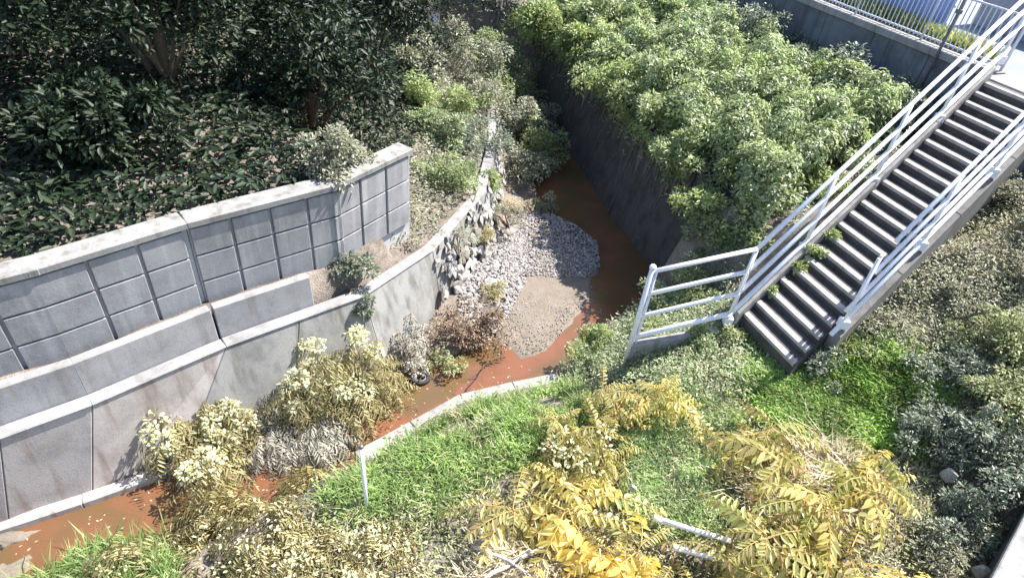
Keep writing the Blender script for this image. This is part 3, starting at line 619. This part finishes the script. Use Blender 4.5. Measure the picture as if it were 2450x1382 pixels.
TP = [(3.2, 13.0), (4.1, 11.7), (3.9, 10.5), (4.4, 10.0), (5.2, 11.0), (8.0, 13.6), (6.6, 15.6), (5.6, 18.5), (4.6, 21.5), (1.5, 23.5), (-.3, 22), (.9, 19.9), (2.1, 17), (2.7, 14.6)]
blanket(TP, 46000, .105, .6, 1.35, 190, 'creeper_blanket', 'carpet of pale green creeper leaves joining the thicket shrubs', 'thicket')
blanket(TP, 28000, .10, .5, 1.45, 150, 'creeper_blanket', 'carpet of cool green creeper leaves woven through the thicket', 'thicket3')
for i, t in enumerate((.9, 2.2, 3.4, 4.8, 6.2, 7.8)):
    q = rp(stair_t0+t, .1+.1*(i % 2)); shrub('shade_shrub', '%s shaded shrub along the foot of the road wall, counted from the stairs' % ORD[i], q[0], q[1], (.85 if i else .5), 1.0+.2*(i % 3), 3000, .11, 'darkbush', nc=24, group='shaded shrubs under the road wall', zb=max(gz(q[0], q[1]), 2.6))
# creepers hanging down over the wall edge
ed = resample(RE[9:14], .12); P = np.column_stack([ed[rng.integers(0, len(ed), 5200)]+rng.normal(0, .05, (5200, 2)), np.full(5200, 2.55)])
P[:, 2] -= rng.exponential(.16, 5200); P[:, :2] += np.array([-.06, 0])
d = rdir(5200); d[:, 0] -= .5; d[:, 2] -= .7
V, F = leaves(P, d, rdir(5200)+np.array([-.6, 0, .5]), .10*rng.uniform(.6, 1.2, 5200)); stuff('creeper_foliage', 'green creeper leaves spilling over the top of the shaded wall', 'creeper', V, F, 'thicket2')
ps = []
for k in range(110):
    q = ed[rng.integers(0, len(ed))]; L = rng.uniform(.4, 1.9); x0 = q+rng.normal(0, .03, 2)+np.array([-.08, -.03])
    ow = np.array([-.93, -.37]); fo = lambda z: ow*(-.2+.62*(2.55-z)/2.95+.05)
    V, F = tube_arrays([(*(q+fo(2.6)), 2.6), (*(q+fo(2.5-L*.5)+rng.normal(0, .05, 2)), 2.5-L*.5), (*(q+fo(2.5-L)+rng.normal(0, .07, 2)), 2.5-L)], [.010, .008, .003], 4); ps.append((V, np.array(F)))
V, F = merge(ps); o = link('hanging_vines', quads_mesh('hanging_vines', V, F, 'vine')); tag(o, 'dead brown vine stalks hanging down the face of the shaded wall', 'vines', kind='stuff')
# undergrowth on the terrace
V, F = herb(scatter([(3.0, 12.8), (4.4, 10.6), (8.0, 13.6), (5.6, 19.4), (1.5, 23), (.6, 20.6), (2.3, 16.5)], 16000), .09, .45); stuff('terrace_undergrowth', 'low green undergrowth between the thicket shrubs', 'undergrowth', V, F, 'darkbush')

# ------------------------------------------------------------------ left bank plants
LG = 'shrubs on top of the left bank'
for x, y, r, h, n_, lf, mt, lb in [
    (-1.75, 12.3, .75, .8, 3600, .075, 'thicket', 'round green shrub on the left bank above the concrete slope'),
    (-2.05, 13.9, .85, 1.1, 4200, .08, 'thicket3', 'shrub on the left bank behind the round green one'),
    (-2.3, 15.3, 1.0, 1.3, 4600, .09, 'thicket2', 'taller bright shrub on the left bank against the trees'),
    (-1.35, 14.4, .8, .9, 3600, .08, 'darkbush', 'dark shrub on the left bank facing the shaded water'),
    (-1.3, 16.6, .9, 1.2, 3800, .09, 'greybush', 'grey leaved shrub on the left bank at the shadow edge'),
    (-1.5, 18.6, 1.1, 1.3, 4200, .10, 'thicket', 'green shrub on the left bank far up the stream'),
    (-2.4, 18.0, 1.2, 1.9, 4600, .11, 'greybush', 'grey twiggy shrub on the left bank far up the stream'),
    (-1.6, 20.7, 1.3, 1.6, 4400, .12, 'thicket', 'farthest green shrub on the left bank'),
    (-.95, 13.2, .55, .75, 2400, .07, 'thicket2', 'yellow green tuft growing out of the sloping concrete')]:
    shrub('bank_shrub', lb, x, y, r, h, n_, lf, mt, group=LG, nc=30, crad=.28, zb=max(gz(x, y), 1.0)-.1)
shrub('bank_shrub', 'pale leafy shrub trailing down to the shaded water edge', -.1, 15.7, .75, 1.0, 3000, .08, 'greybush', nc=26, zb=.1, group=LG)
shrub('bank_shrub', 'small pale plant at the shadow edge by the pebbles', .55, 14.1, .35, .5, 700, .07, 'greybush', nc=12, zb=.02, group=LG)
frond_bush('cream_flowered_bush', 'large bush with cream flower heads and drooping olive leaves by the left wall', -2.85, 7.0, .75, 1.3, 330, .6, .115, 'olive', zb=0, cream=1700, az=-.9, creamr=.6, creamz=.95)
frond_bush('cream_flowered_bush', 'smaller cream topped bush between the pinkish wall and the water', -4.35, 5.75, .65, 1.1, 300, .55, .115, 'olive', zb=0, cream=1300, az=-.9, creamr=.75, creamz=.95)
frond_bush('drooping_bush', 'grey drooping dry bush overhanging the red water', -3.15, 6.35, .7, .7, 320, .55, .12, 'greyfrond', zb=0, az=-.9)
frond_bush('drooping_bush', 'narrow drooping tuft against the grey wall panel', -3.45, 6.75, .35, .75, 70, .5, .12, 'greyfrond', zb=0, az=-.9)
frond_bush('drooping_bush', 'low drooping olive bush leaning from the left over the bend of the stream', -2.2, 7.35, .5, .75, 200, .5, .11, 'olive', zb=0, az=-.7)
shrub('dead_bush', 'brown dead bush beside the rubble at the sandbar', -.75, 8.95, .75, .85, 4200, .06, 'brown', nc=34, crad=.26, zb=0, cat='bush', stems=12)
shrub('dead_bush', 'grey brown twiggy bush under the pale wall corner', -1.75, 8.25, .5, .75, 2200, .055, 'greyfrond', nc=22, zb=0, cat='bush', stems=14)
shrub('small_green_plant', 'small green plant at the water edge below the dead bush', -1.1, 8.15, .35, .35, 800, .06, 'weed', nc=12, zb=0, cat='plant')
shrub('wall_creeper', 'dark creeper hanging over the left wall coping', -2.42, 8.1, .22, .9, 900, .06, 'darkbush', nc=16, zb=1.0, cat='creeper', stems=3)
for x, y, r, h, mt, z_, lb in [(-1.2, 10.4, .35, .5, 'greybush', 1.2, 'pale brush on top of the broken stone facing'), (-.75, 11.6, .3, .45, 'olive', .6, 'olive brush growing from the broken stone facing'), (-.35, 10.3, .3, .4, 'olive', .15, 'dry olive tuft between the stones and the sandbar'), (-.3, 12.6, .4, .6, 'greybush', .5, 'grey brush beside the yellow green tuft'), (-.1, 13.6, .35, .5, 'straw', .15, 'straw coloured brush at the head of the gravel')]:
    shrub('wall_brush', lb, x, y, r, h, 900, .06, mt, nc=12, zb=z_, group='brush on the broken stone facing', cat='brush', stems=6, wr=.25)
shrub('bank_shrub', 'grey green shrub where the block wall ends', -3.1, 9.0, .7, .9, 3200, .08, 'greybush', nc=26, group=LG)
shrub('bank_shrub', 'dark shrub spilling past the end of the block wall', -2.9, 8.55, .45, .7, 1800, .08, 'darkbush', nc=18, group=LG, zb=1.6)
for x, y, r, h, mt, lb in [(.25, 16.6, .8, 1.3, 'thicket', 'green shrub leaning over the shaded water from the left bank'), (-.05, 18.3, .9, 1.5, 'greybush', 'grey green shrub overhanging the narrow far reach of the stream'), (-.5, 20.2, 1.0, 1.6, 'thicket3', 'shrub closing the far end of the stream below the left bank')]:
    shrub('bank_shrub', lb, x, y, r, h, 3600, .09, mt, nc=28, zb=.1, group=LG)
# the wooded bank above
for i, (x, y, r, h, lb) in enumerate([(-4.6, 12.2, 1.9, 3.2, 'dark evergreen tree nearest the left bank shrubs'), (-6.8, 11.0, 2.0, 3.6, 'dark evergreen tree above the block wall'), (-4.4, 16.2, 2.2, 4.0, 'dark evergreen tree behind the left bank shrubs'), (-8.0, 14.6, 2.4, 4.6, 'tall dark evergreen tree in the middle of the left wood'), (-9.6, 10.2, 2.2, 3.6, 'dark evergreen tree at the left end of the wood'), (-4.6, 21.5, 2.6, 4.6, 'dark evergreen tree far back on the left bank'), (-11.5, 14.5, 2.6, 4.8, 'dark evergreen tree at the far left of the wood'), (-6.6, 8.6, 1.0, 1.5, 'dark evergreen bush right behind the block wall'), (-9.2, 7.0, 1.2, 1.6, 'dark evergreen bush behind the left end of the block wall'), (-8.4, 20, 3.0, 5.2, 'tallest dark evergreen tree behind the wood')]):
    root = shrub('evergreen_tree', lb, x, y, r, h*.8, int(5200+900*r), .15, 'wood', cat='tree', group='dark trees on the left bank', nc=50, crad=.26, lift=h*.2, stems=6, part='crown')
    tube('trunk', [(0, 0, -.2), (.05, .02, h*.3), (.02, .08, h*.7)], [.13, .10, .04], 'stem', root, 8)

V, F = herb(scatter([(-14, .4), (-8.6, 4.0), (-6.8, 5.2), (-6.05, 5.9), (-4.85, 7.25), (-3.2, 8.75), (-2.8, 10.2), (-2.6, 12), (-3, 24), (-14, 26)], 60000), .17, .35); stuff('ivy_cover', 'dark ivy covering the ground of the left wood', 'ivy', V, F, 'wood')
V, F = herb(scatter([(-3.3, 9.4), (-1.9, 9.7), (-1.2, 12), (-1.1, 15), (-1.6, 18), (-3.2, 22), (-3.2, 11)], 12000), .08, .25); stuff('bank_undergrowth', 'grey green undergrowth between the left bank shrubs', 'undergrowth', V, F, 'greybush')
# ------------------------------------------------------------------ near bank plants
FG = 'yellowing feather-leaved plants on the near bank'
frond_bush('olive_bush', 'big drooping olive bush reaching across the stream in the near corner', -3.45, 4.0, .95, .9, 620, .55, .125, 'olive', zb=.1, cat='bush', az=2.4, cream=160, cream_leaf=.06, creamr=.5)
frond_bush('olive_bush', 'olive dry bush at the bottom edge beside the green grass', -2.5, 3.4, 1.0, .65, 520, .5, .11, 'olive', cat='bush', cream=350, cream_leaf=.055, creamr=.7)
frond_bush('olive_bush', 'straw coloured low bush under the leaning white post', -1.35, 3.75, .85, .35, 420, .45, .09, 'olive', cat='bush', cream=420, cream_leaf=.06, creamr=.85)
frond_bush('olive_bush', 'grey olive bush at the bottom edge in front of the dead branches', -1.0, 3.05, .9, .55, 360, .5, .1, 'greyfrond', cat='bush')
frond_plant('feather_leaf_plant', 'olive gold feather-leaved clump at the head of the green grass strip', 1.6, 6.35, 'goldolive', 5, 9, .55, .3, FG, scale=.66)
frond_plant('feather_leaf_plant', 'upright golden feather-leaved clump nearer the foot of the railing', 2.3, 6.45, 'gold', 5, 9, .7, .22, FG, scale=.68)
frond_bush('golden_bush', 'pale olive bush between the grass strip and the large yellow leaves', 1.25, 5.6, .6, .6, 170, .5, .10, 'goldolive', cat='bush', wr=.26, cream=300)
frond_plant('feather_leaf_plant', 'olive yellow feather-leaved plant with broad leaflets beside the grass strip', .45, 4.75, 'goldolive', 3, 7, .55, .25, FG, scale=.95)
frond_plant('feather_leaf_plant', 'bright yellow feather-leaved plant in the middle of the near bank', 1.15, 4.75, 'gold', 3, 7, .6, .25, FG)
frond_plant('feather_leaf_plant', 'orange yellow feather-leaved plant with the largest leaflets at the bottom edge', 1.85, 3.95, 'orange', 4, 8, .7, .28, FG)
frond_plant('feather_leaf_plant', 'orange yellow plant at the bottom edge beside the dead branches', 1.2, 3.55, 'orange', 3, 7, .5, .22, FG)
frond_plant('feather_leaf_plant', 'yellow olive feather-leaved plant behind the dry straw heap', 3.75, 5.75, 'goldolive', 4, 8, .65, .32, FG)
frond_plant('feather_leaf_plant', 'yellow feather-leaved plant next to the dark shrubs', 5.05, 5.55, 'gold', 4, 8, .7, .3, FG, scale=.95)
frond_plant('feather_leaf_plant', 'olive yellow plant right of the two white pipes', 3.6, 4.5, 'goldolive', 4, 8, .7, .32, FG)
frond_plant('feather_leaf_plant', 'bushy olive yellow plant in front of the yellow one by the dark shrubs', 4.5, 4.7, 'goldolive', 4, 8, .7, .3, FG)
frond_plant('feather_leaf_plant', 'yellow plant at the bottom edge near the brown hollow', 4.7, 3.95, 'gold', 4, 8, .6, .28, FG)
frond_plant('feather_leaf_plant', 'olive plant at the bottom edge right of the orange yellow one', 3.0, 3.7, 'goldolive', 3, 7, .5, .3, FG)
DG = 'dark shrubs in the near right corner'
for x, y, r, h, n_, mt, lb in [(6.35, 6.45, .75, .8, 4600, 'darkbush', 'dark shrub behind the yellow feather-leaved plant'), (7.05, 6.0, .8, .9, 4800, 'darkbush', 'dark shrub round the pale stone at the right edge'), (6.3, 5.15, .6, .7, 3400, 'darkbush', 'dark shrub beside the brown hollow'), (5.9, 4.75, .45, .5, 2600, 'greybush', 'grey green shrub at the corner of the concrete parapet'), (7.4, 6.95, .8, .9, 4600, 'weed', 'yellow green shrub at the right edge above the dark ones'), (7.7, 7.8, .8, .8, 4200, 'weed', 'olive shrub high at the right edge'), (6.85, 7.3, .6, .55, 3000, 'darkbush', 'low dark shrub under the dirt slope'), (7.9, 5.6, .8, 1.0, 4200, 'darkbush', 'dark shrub at the right edge over the parapet')]:
    shrub('near_shrub', lb, x, y, r, h, n_, .06, mt, group=DG, nc=34, crad=.26)
SG = 'sparse shrubs on the dirt slope right of the stairs'
for x, y, r, h, n_, mt, lb in [(6.3, 9.0, .4, .45, 1600, 'greybush', 'grey shrub against the side wall halfway down the stairs'), (7.3, 9.9, .45, .4, 1600, 'greybush', 'grey shrub against the side wall higher up the stairs'), (8.75, 10.6, .6, .6, 2000, 'greybush', 'grey shrub highest on the dirt slope'), (8.35, 8.8, .6, .6, 2200, 'greybush', 'brownish shrub at the right edge of the dirt slope'), (7.3, 8.6, .45, .35, 1600, 'greybush', 'low grey shrub in the middle of the dirt slope'), (6.0, 8.2, .5, .4, 2000, 'greybush', 'low shrub below the middle of the dirt slope'), (5.55, 7.95, .45, .4, 1800, 'weed', 'weedy shrub at the foot of the right handrail'), (8.9, 9.6, .55, .5, 1800, 'darkbush', 'dark shrub at the right edge under the stairs')]:
    shrub('slope_shrub', lb, x, y, r, h, n_, .055, mt, group=SG, nc=22, crad=.28)
RG = 'leafy shrubs at the foot of the stairs'
for x, y, r, h, n_, mt, lb in [(1.62, 8.55, .5, .6, 2200, 'thicket2', 'green shrub at the stream beside the end post of the railing'), (1.45, 7.95, .4, .45, 1600, 'thicket3', 'green shrub between the kerb and the railing end post'), (2.6, 7.95, .45, .4, 2000, 'weed', 'leafy shrub under the level guard run'), (3.2, 8.05, .4, .4, 1800, 'thicket', 'leafy shrub under the bend of the railing'), (2.2, 7.35, .4, .4, 1500, 'thicket3', 'low shrub in front of the railing end post'), (3.75, 8.2, .28, .4, 900, 'weed', 'weeds on the lowest step by the railing'), (5.05, 7.6, .4, .55, 1700, 'darkbush', 'weeds at the lower end of the right handrail'), (2.9, 9.3, .6, .7, 2400, 'thicket', 'shrub behind the level guard run above the dark water'), (3.55, 9.9, .6, .8, 2400, 'thicket', 'shrub behind the bend of the railing')]:
    shrub('foot_shrub', lb, x, y, r, h, n_, .06, mt, group=RG, nc=20, crad=.3)
for k, sh in ((4.4, .10), (5.6, .16), (7.1, .05), (2.2, .05)):
    q = P0+DV*k+RR*sh; shrub('step_weed', ('leafy weed growing on the %s step by the left kerb' % {4.4: 'fifth', 5.6: 'sixth', 7.1: 'eighth', 2.2: 'third'}[k]), q[0], q[1], .2 if k > 3 else .14, .26, 420, .06, 'thicket2', cat='weed', zb=q[2]-.12, nc=9, group='weeds growing on the steps', stems=3, stem_mat='greenstem')

# ------------------------------------------------------------------ grass, weeds, litter
G1 = [(-2.35, 4.85), (-1.75, 5.55), (-.35, 6.75), (1.2, 7.45), (1.55, 6.5), (.4, 5.4), (-.9, 4.6), (-1.9, 4.5)]
P = scatter(G1, 15000); Q_ = P.copy(); Q_[:, :2] += rng.normal(0, .16, (15000, 2)); k_ = sdist(Q_[:, :2], RE)[0] > .42; P[k_] = Q_[k_]; P = patchy(tuft(P)); V, F = blades(P, .17*rng.uniform(.5, 1.5, len(P)), .010, .9); stuff('bank_grass', 'bright green grass strip along the stream kerb', 'grass', V, F, 'grass')
V, F = herb(patchy(tuft(scatter(G1, 9000), 2)), .055, .16); stuff('grass_weeds', 'small leafy weeds in the grass strip by the kerb', 'weeds', V, F, 'lush')
G2 = [(1.85, 6.45), (2.7, 7.35), (3.6, 6.7), (3.4, 4.9), (2.4, 4.6), (1.8, 5.0)]
P = patchy(tuft(scatter(G2, 17000)), .2); V, F = blades(P, .17, .011, .8); stuff('bank_grass', 'blue green grass between the yellow plants and the stairs', 'grass', V, F, 'grasscool')
V, F = herb(scatter(G2, 7000), .05, .14); stuff('grass_weeds', 'small leafy weeds in the blue green grass', 'weeds', V, F, 'grasscool')
G3 = [(4.2, 7.6), (5.4, 7.95), (6.5, 7.4), (6.2, 6.6), (5.1, 6.4), (4.1, 6.6)]
P = scatter(G3, 17000); P[:, :2] += rng.normal(0, .22, (17000, 2)); P = tuft(P); V, F = blades(P, .24, .013, .8); stuff('bank_grass', 'lush green grass below the foot of the stairs', 'grass', V, F, 'lush')
V, F = herb(tuft(scatter(G3, 9000), 2.5), .06, .24); stuff('grass_weeds', 'green leafy weeds below the foot of the stairs', 'weeds', V, F, 'lush')
G4 = [(-5.7, 3.2), (-5.3, 3.75), (-4.85, 4.15), (-4.3, 4.15), (-3.5, 3.4), (-3.6, 2.4), (-6, 2.2)]
P = tuft(scatter(G4, 9000, 0), .9); V, F = blades(P, .36, .012, .7); stuff('bank_grass', 'tall green grass in the near left corner by the water', 'grass', V, F, 'grass')
G5 = [(-4, 1.8), (-2.2, 4.6), (.2, 5.1), (1.7, 5.0), (2.3, 7.0), (2.1, 7.9), (3.9, 8.3), (4.6, 7.3), (6.0, 8.4), (8.6, 11.0), (9.6, 9.0), (8, 3.6), (3, 2.6), (0, 2.2)]
V, F = herb(tuft(scatter(G5, 46000), 2.2), .055, .16); stuff('ground_weeds', 'mixed low weeds covering the near bank', 'weeds', V, F, 'weed')
V, F = blades(tuft(scatter(G5, 9000)), .16, .008, 1.2); stuff('dry_grass', 'dry straw grass scattered over the near bank', 'dry grass', V, F, 'straw')
G7 = [(1.2, 7.6), (2.3, 9.6), (3.3, 10.4), (4.2, 10.0), (3.9, 8.4), (4.6, 7.4), (3.6, 6.9), (2.3, 7.0)]
V, F = herb(tuft(scatter(G7, 15000), 2), .06, .22); stuff('foot_weeds', 'leafy green weeds round the level guard run and stair foot', 'weeds', V, F, 'thicket3')
for g_, lb in ((G1, 'dry blades mixed into the grass strip by the kerb'), (G2, 'dry blades mixed into the blue green grass'), (G3, 'dry blades mixed into the lush grass')):
    V, F = blades(tuft(scatter(g_, 800)), .18, .008, 1.2); stuff('dry_grass', lb, 'dry grass', V, F, 'straw')
P = scatter([(5.2, 7.9), (8.3, 11.4), (9.8, 9.6), (8.4, 6.6), (6.4, 7.2)], 17000); m_ = np.ones(len(P), bool)
for cx_, cy_, r_ in ((8.0, 9.75, .55), (6.6, 8.2, .42), (8.6, 9.0, .35)): m_ &= np.hypot(P[:, 0]-cx_, P[:, 1]-cy_) > r_*rng.uniform(.7, 1.25, len(P))
V, F = herb(tuft(P[m_], 2), .065, .22); stuff('slope_creeper', 'grey green creeper leaves over the slope right of the stairs', 'creeper', V, F, 'greybush')
G6 = [(3.4, 5.4), (4.9, 6.3), (5.2, 5.4), (4.3, 4.8)]
V, F = blades(tuft(scatter(G6, 2600), 1.2), .3, .012, 1.8); stuff('straw_heap', 'heap of bleached straw among the yellow plants', 'straw', V, F, 'straw')
V, F = blades(tuft(scatter([(.2, 4.3), (1.3, 4.6), (1.1, 3.3), (-.2, 3.4)], 2200), 1.2), .25, .010, 1.8); stuff('straw_heap', 'bleached straw at the bottom edge round the dead branches', 'straw', V, F, 'straw')
P = scatter([(*rp(stair_t0+1, 1.30),), (*rp(stair_t0+14, 1.30),), (*rp(stair_t0+14, 1.85),), (*rp(stair_t0+1, 1.85),)], 6000); P[:, 2] = ROADZ+.03; V, F = blades(P, .3, .022, .7)
stuff('verge_grass', 'yellow green grass strip behind the picket fence', 'grass', V, F, 'lime')
shrub('road_plant', 'yellow green plant at the head of the stairs beside the landing', *rp(stair_t0-.9, 2.1), .4, .5, 700, .12, 'lime', cat='plant', zb=ROADZ-.02, nc=12, stems=3)
# dead branches
def branch(name, label, pts, r0, mt, twigs=6, cat='branch', group=None):
    base = np.array(pts[0], float); root = empty(name, tuple(base), label, cat, group); pts = np.array(pts, float)-base
    pts = np.array([lerp(pts[i], pts[i+1], t)+rng.normal(0, .012, 3) for i in range(len(pts)-1) for t in (0, .33, .66)]+[pts[-1]])
    tube('limb', pts, np.linspace(r0, r0*.4, len(pts)), mt, root, 7)
    for k in range(twigs):
        i = rng.integers(1, len(pts)-1); d = unit(rng.normal(size=3)); d[2] = abs(d[2])*.6; e = pts[i]+d*rng.uniform(.15, .4)
        tube('twig', [pts[i], lerp(pts[i], e, .5)+rng.normal(0, .02, 3), e], [r0*.4, r0*.3, r0*.12], mt, root, 5)
BG = 'bleached dead branches at the bottom edge'
branch('dead_branch', 'thick bleached branch lying at the bottom edge', [(.05, 3.75, 1.0), (.5, 4.05, 1.1), (.95, 4.35, 1.1)], .03, 'palestem', 7, group=BG)
branch('dead_branch', 'bleached branch crossing the thick one', [(-.1, 4.2, .95), (.35, 4.0, 1.12), (.85, 3.75, 1.05)], .024, 'palestem', 7, group=BG)
branch('dead_branch', 'short upright pale stump beside the crossing branches', [(-.02, 4.35, .8), (.0, 4.3, 1.0), (.02, 4.22, 1.18)], .04, 'palestem', 2, group=BG)
branch('dead_branch', 'grey branch standing beside the orange yellow plant', [(1.35, 3.6, .9), (1.45, 3.85, 1.2), (1.42, 4.1, 1.45)], .022, 'palestem', 4, group=BG)
branch('dead_branch', 'pale branch in the straw heap among the yellow plants', [(4.3, 5.0, 1.3), (4.75, 5.25, 1.4), (5.1, 5.1, 1.35)], .016, 'palestem', 6, group=BG)
branch('dead_branch', 'thin dead stem leaning over the red water from the left', [(-.35, 8.3, .0), (-.32, 7.95, .35), (-.25, 7.6, .75)], .014, 'stem', 9)
branch('dead_branch', 'bare brown branch on the left concrete slope', [(-1.2, 10.8, .8), (-1.15, 11.3, 1.2), (-1.0, 11.9, 1.7)], .02, 'stem', 6)
branch('dead_branch', 'dark bare branch on the dirt slope at the right edge', [(8.3, 8.6, 2.9), (8.5, 9.2, 3.4), (8.6, 9.8, 3.9)], .03, 'stem', 4)

# ------------------------------------------------------------------ stones
def rock_mesh(seed, sub=2):
    r_ = np.random.default_rng(seed); bm = bmesh.new(); bmesh.ops.create_icosphere(bm, subdivisions=sub, radius=1)
    k = r_.normal(size=(13, 3)); k /= np.linalg.norm(k, axis=1)[:, None]; off = r_.uniform(.42, .8, 13)
    for v in bm.verts:
        p = np.array(v.co)
        for a, o_ in zip(k, off):
            q = p@a
            if q > o_: p = p-a*(q-o_)
        v.co = p*(1+r_.normal(0, .02))
    me = bpy.data.meshes.new('boulder'); bm.to_mesh(me); bm.free(); me.materials.append(MT['stone' if seed % 3 else 'stone2']); return me
RM = [rock_mesh(i) for i in range(6)]
BL = 'pale angular boulder in the rubble at the foot of the left bank'
for k in range(14):
    t = rng.random(); x = lerp(-1.0, .15, t)+rng.normal(0, .22); y = lerp(9.9, 12.9, rng.random()); s = rng.uniform(.07, .17)
    o = link('boulder', RM[k % 6]); o.location = (x, y, max(.0, gz(x, y))+s*.25); o.scale = (s*rng.uniform(.8, 1.4), s, s*rng.uniform(.55, .9)); o.rotation_euler = (rng.normal(0, .3), rng.normal(0, .3), rng.uniform(0, 6)); tag(o, BL, 'boulder', 'boulders in the left bank rubble')
for x, y, z, s, lb in [(7.0, 6.5, .38, .17, 'pale rounded stone among the dark shrubs at the right edge'), (6.35, 5.75, .3, .13, 'smaller pale stone beside the brown hollow'), (6.22, 4.42, .3, .13, 'pale stone at the bottom edge beside the concrete parapet'), (1.95, 5.15, .25, .07, 'small white stone at the edge of the orange yellow leaves')]:
    o = link('boulder', RM[int(s*100) % 6]); o.location = (x, y, gz(x, y)+z); o.scale = (s, s*.85, s*1.1); tag(o, lb, 'boulder')
root = empty('rough_stone_wall', (-1, 11, 0), 'rough broken stone facing of the left bank above the gravel', 'wall')
for k in range(170):
    i = int(rng.choice([6, 7, 8], p=[.5, .3, .2])); t, u_ = rng.random(), rng.random()**.8
    f, tp = lerp(LF[i], LF[i+1], t), lerp(LT[i], LT[i+1], t); q = np.array([*lerp(f, tp, u_), WALLZ*u_]); s = rng.uniform(.07, .2)*(1.1-.4*u_)
    o = link('stone', RM[k % 6], root); o.location = tuple(q-np.array([-1, 11, 0])+np.array([.04, -.02, .02])); o.scale = (s*.45, s*rng.uniform(.9, 1.7), s*rng.uniform(.8, 1.4)); dw = LF[i+1]-LF[i]; o.rotation_euler = (rng.normal(0, .5), -.25+rng.normal(0, .15), math.atan2(dw[1], dw[0])-math.pi/2+rng.normal(0, .2))
# gravel bar
bm = bmesh.new(); bmesh.ops.create_icosphere(bm, subdivisions=1, radius=1); iv = np.array([v.co[:] for v in bm.verts]); fi = np.array([[v.index for v in f.verts] for f in bm.faces]); bm.free()
def gravel(poly, n_, smin, smax, name, label, zf):
    P = scatter(poly, n_, 0.02); s = rng.uniform(smin, smax, n_)**1; P[:, 2] += zf+s*.2
    A = s[:, None]*rng.uniform(.6, 1.35, (n_, 3))*np.array([1, 1, .7]); th = rng.uniform(0, 6.28, n_)
    v = iv[None]*A[:, None]*rng.uniform(.8, 1.15, (n_, 12, 1)); c, s_ = np.cos(th)[:, None], np.sin(th)[:, None]
    w = np.stack([v[..., 0]*c-v[..., 1]*s_, v[..., 0]*s_+v[..., 1]*c, v[..., 2]], -1)+P[:, None]
    stuff(name, label, 'gravel', w.reshape(-1, 3), (np.arange(n_)[:, None, None]*12+fi[None]).reshape(-1, 3), 'pebble')
gravel([(.2, 11.2), (1.6, 11.4), (1.95, 11.9), (1.95, 12.9), (1.4, 13.6), (.5, 14.2), (-.3, 13.4), (-.3, 11)], 6500, .008, .030, 'gravel', 'pale pebbles heaped at the head of the sandbar', .04)
gravel([(-1.0, 9.2), (-.2, 9.2), (.3, 11), (.2, 13), (-.6, 12.8), (-1.1, 10.5)], 4200, .008, .045, 'gravel', 'broken stone rubble at the foot of the left bank', .02)
gravel([(-.3, 9.3), (.4, 8.7), (.85, 9.0), (1.3, 9.9), (1.6, 10.6), (.4, 10.7)], 1100, .006, .016, 'gravel', 'small stones scattered over the sandbar', .03)

P = scatter([(-6.2, 3.9), (-4.6, 5.3), (-1.6, 7.8), (.6, 8.5), (1.0, 8.0), (-.7, 7.2), (-2.2, 5.8), (-5.2, 3.2)], 260); P[:, 2] = .006; n_ = len(P); d = rdir(n_); d[:, 2] = 0
V, F = leaves(P, d, rdir(n_)*.2+np.array([0, 0, 1.]), .05*rng.uniform(.4, 1.2, n_), .4, .1, .02); stuff('floating_litter', 'dead leaves and scum floating on the red water', 'litter', V, F, 'straw')
# ------------------------------------------------------------------ small objects
root = empty('leaning_post', (-1.55, 4.62, gz(-1.55, 4.62)), 'slim white post leaning over the grass beside the kerb end', 'post')
tube('shaft', [(0, 0, -.15), (-.05, .13, .5), (-.10, .27, 1.01)], .026, 'pipe', root, 10); tube('cap', [(-.10, .27, 1.005), (-.102, .275, 1.03), (-.105, .28, 1.05)], [.03, .032, .018], 'steel', root, 10)
for lb, a, b in [('upper white pipe lying in the grass among the yellow plants', (2.18, 4.66, 1.36), (3.1, 4.48, 1.34)), ('lower white pipe lying in front of the other one', (2.42, 4.36, 1.24), (3.2, 4.24, 1.24))]:
    a, b = np.array(a), np.array(b); root = empty('white_pipe', tuple(a), lb, 'pipe', 'white pipes lying on the near bank'); d = unit(b-a)
    tube('tube_body', [a*0, (b-a)*.5, b-a], .034, 'pipe', root, 12); tube('end_collar', [-d*.03, d*.02, d*.07], .042, 'pipe', root, 12)
root = empty('old_tyre', (-1.45, 7.78, .03), 'small dark tyre lying at the water edge under the drooping bush', 'tyre'); root.rotation_euler = (.25, .1, .4)
a = np.linspace(0, 2*np.pi, 21); tube('tread', [(.15*math.cos(x), .11*math.sin(x), .03) for x in a], .045, 'tyre', root, 8); tube('rim', [(.10*math.cos(x), .07*math.sin(x), .04) for x in a], .015, 'steel', root, 6)
root = empty('concrete_parapet', (5.86, 4.0, 1.2), 'corner of a pale concrete parapet in the bottom right corner', 'parapet')
dd = unit(np.array([.66, .67])); nn = np.array([dd[1], -dd[0]])
plan_box('wall_panel', dd*-.9-nn*.0, dd, 3.2, nn, .9, -1.2, .72, 'conc_dark', root, .015); plan_box('coping', dd*-.92-nn*.06, dd, 3.24, nn, .34, .723, .84, 'conc_light', root, .015)
S.cycles.max_bounces = 6; S.cycles.diffuse_bounces = 3; S.cycles.glossy_bounces = 2; S.cycles.transmission_bounces = 4
S.cycles.use_adaptive_sampling = True; S.cycles.adaptive_threshold = .02; S.cycles.use_denoising = True
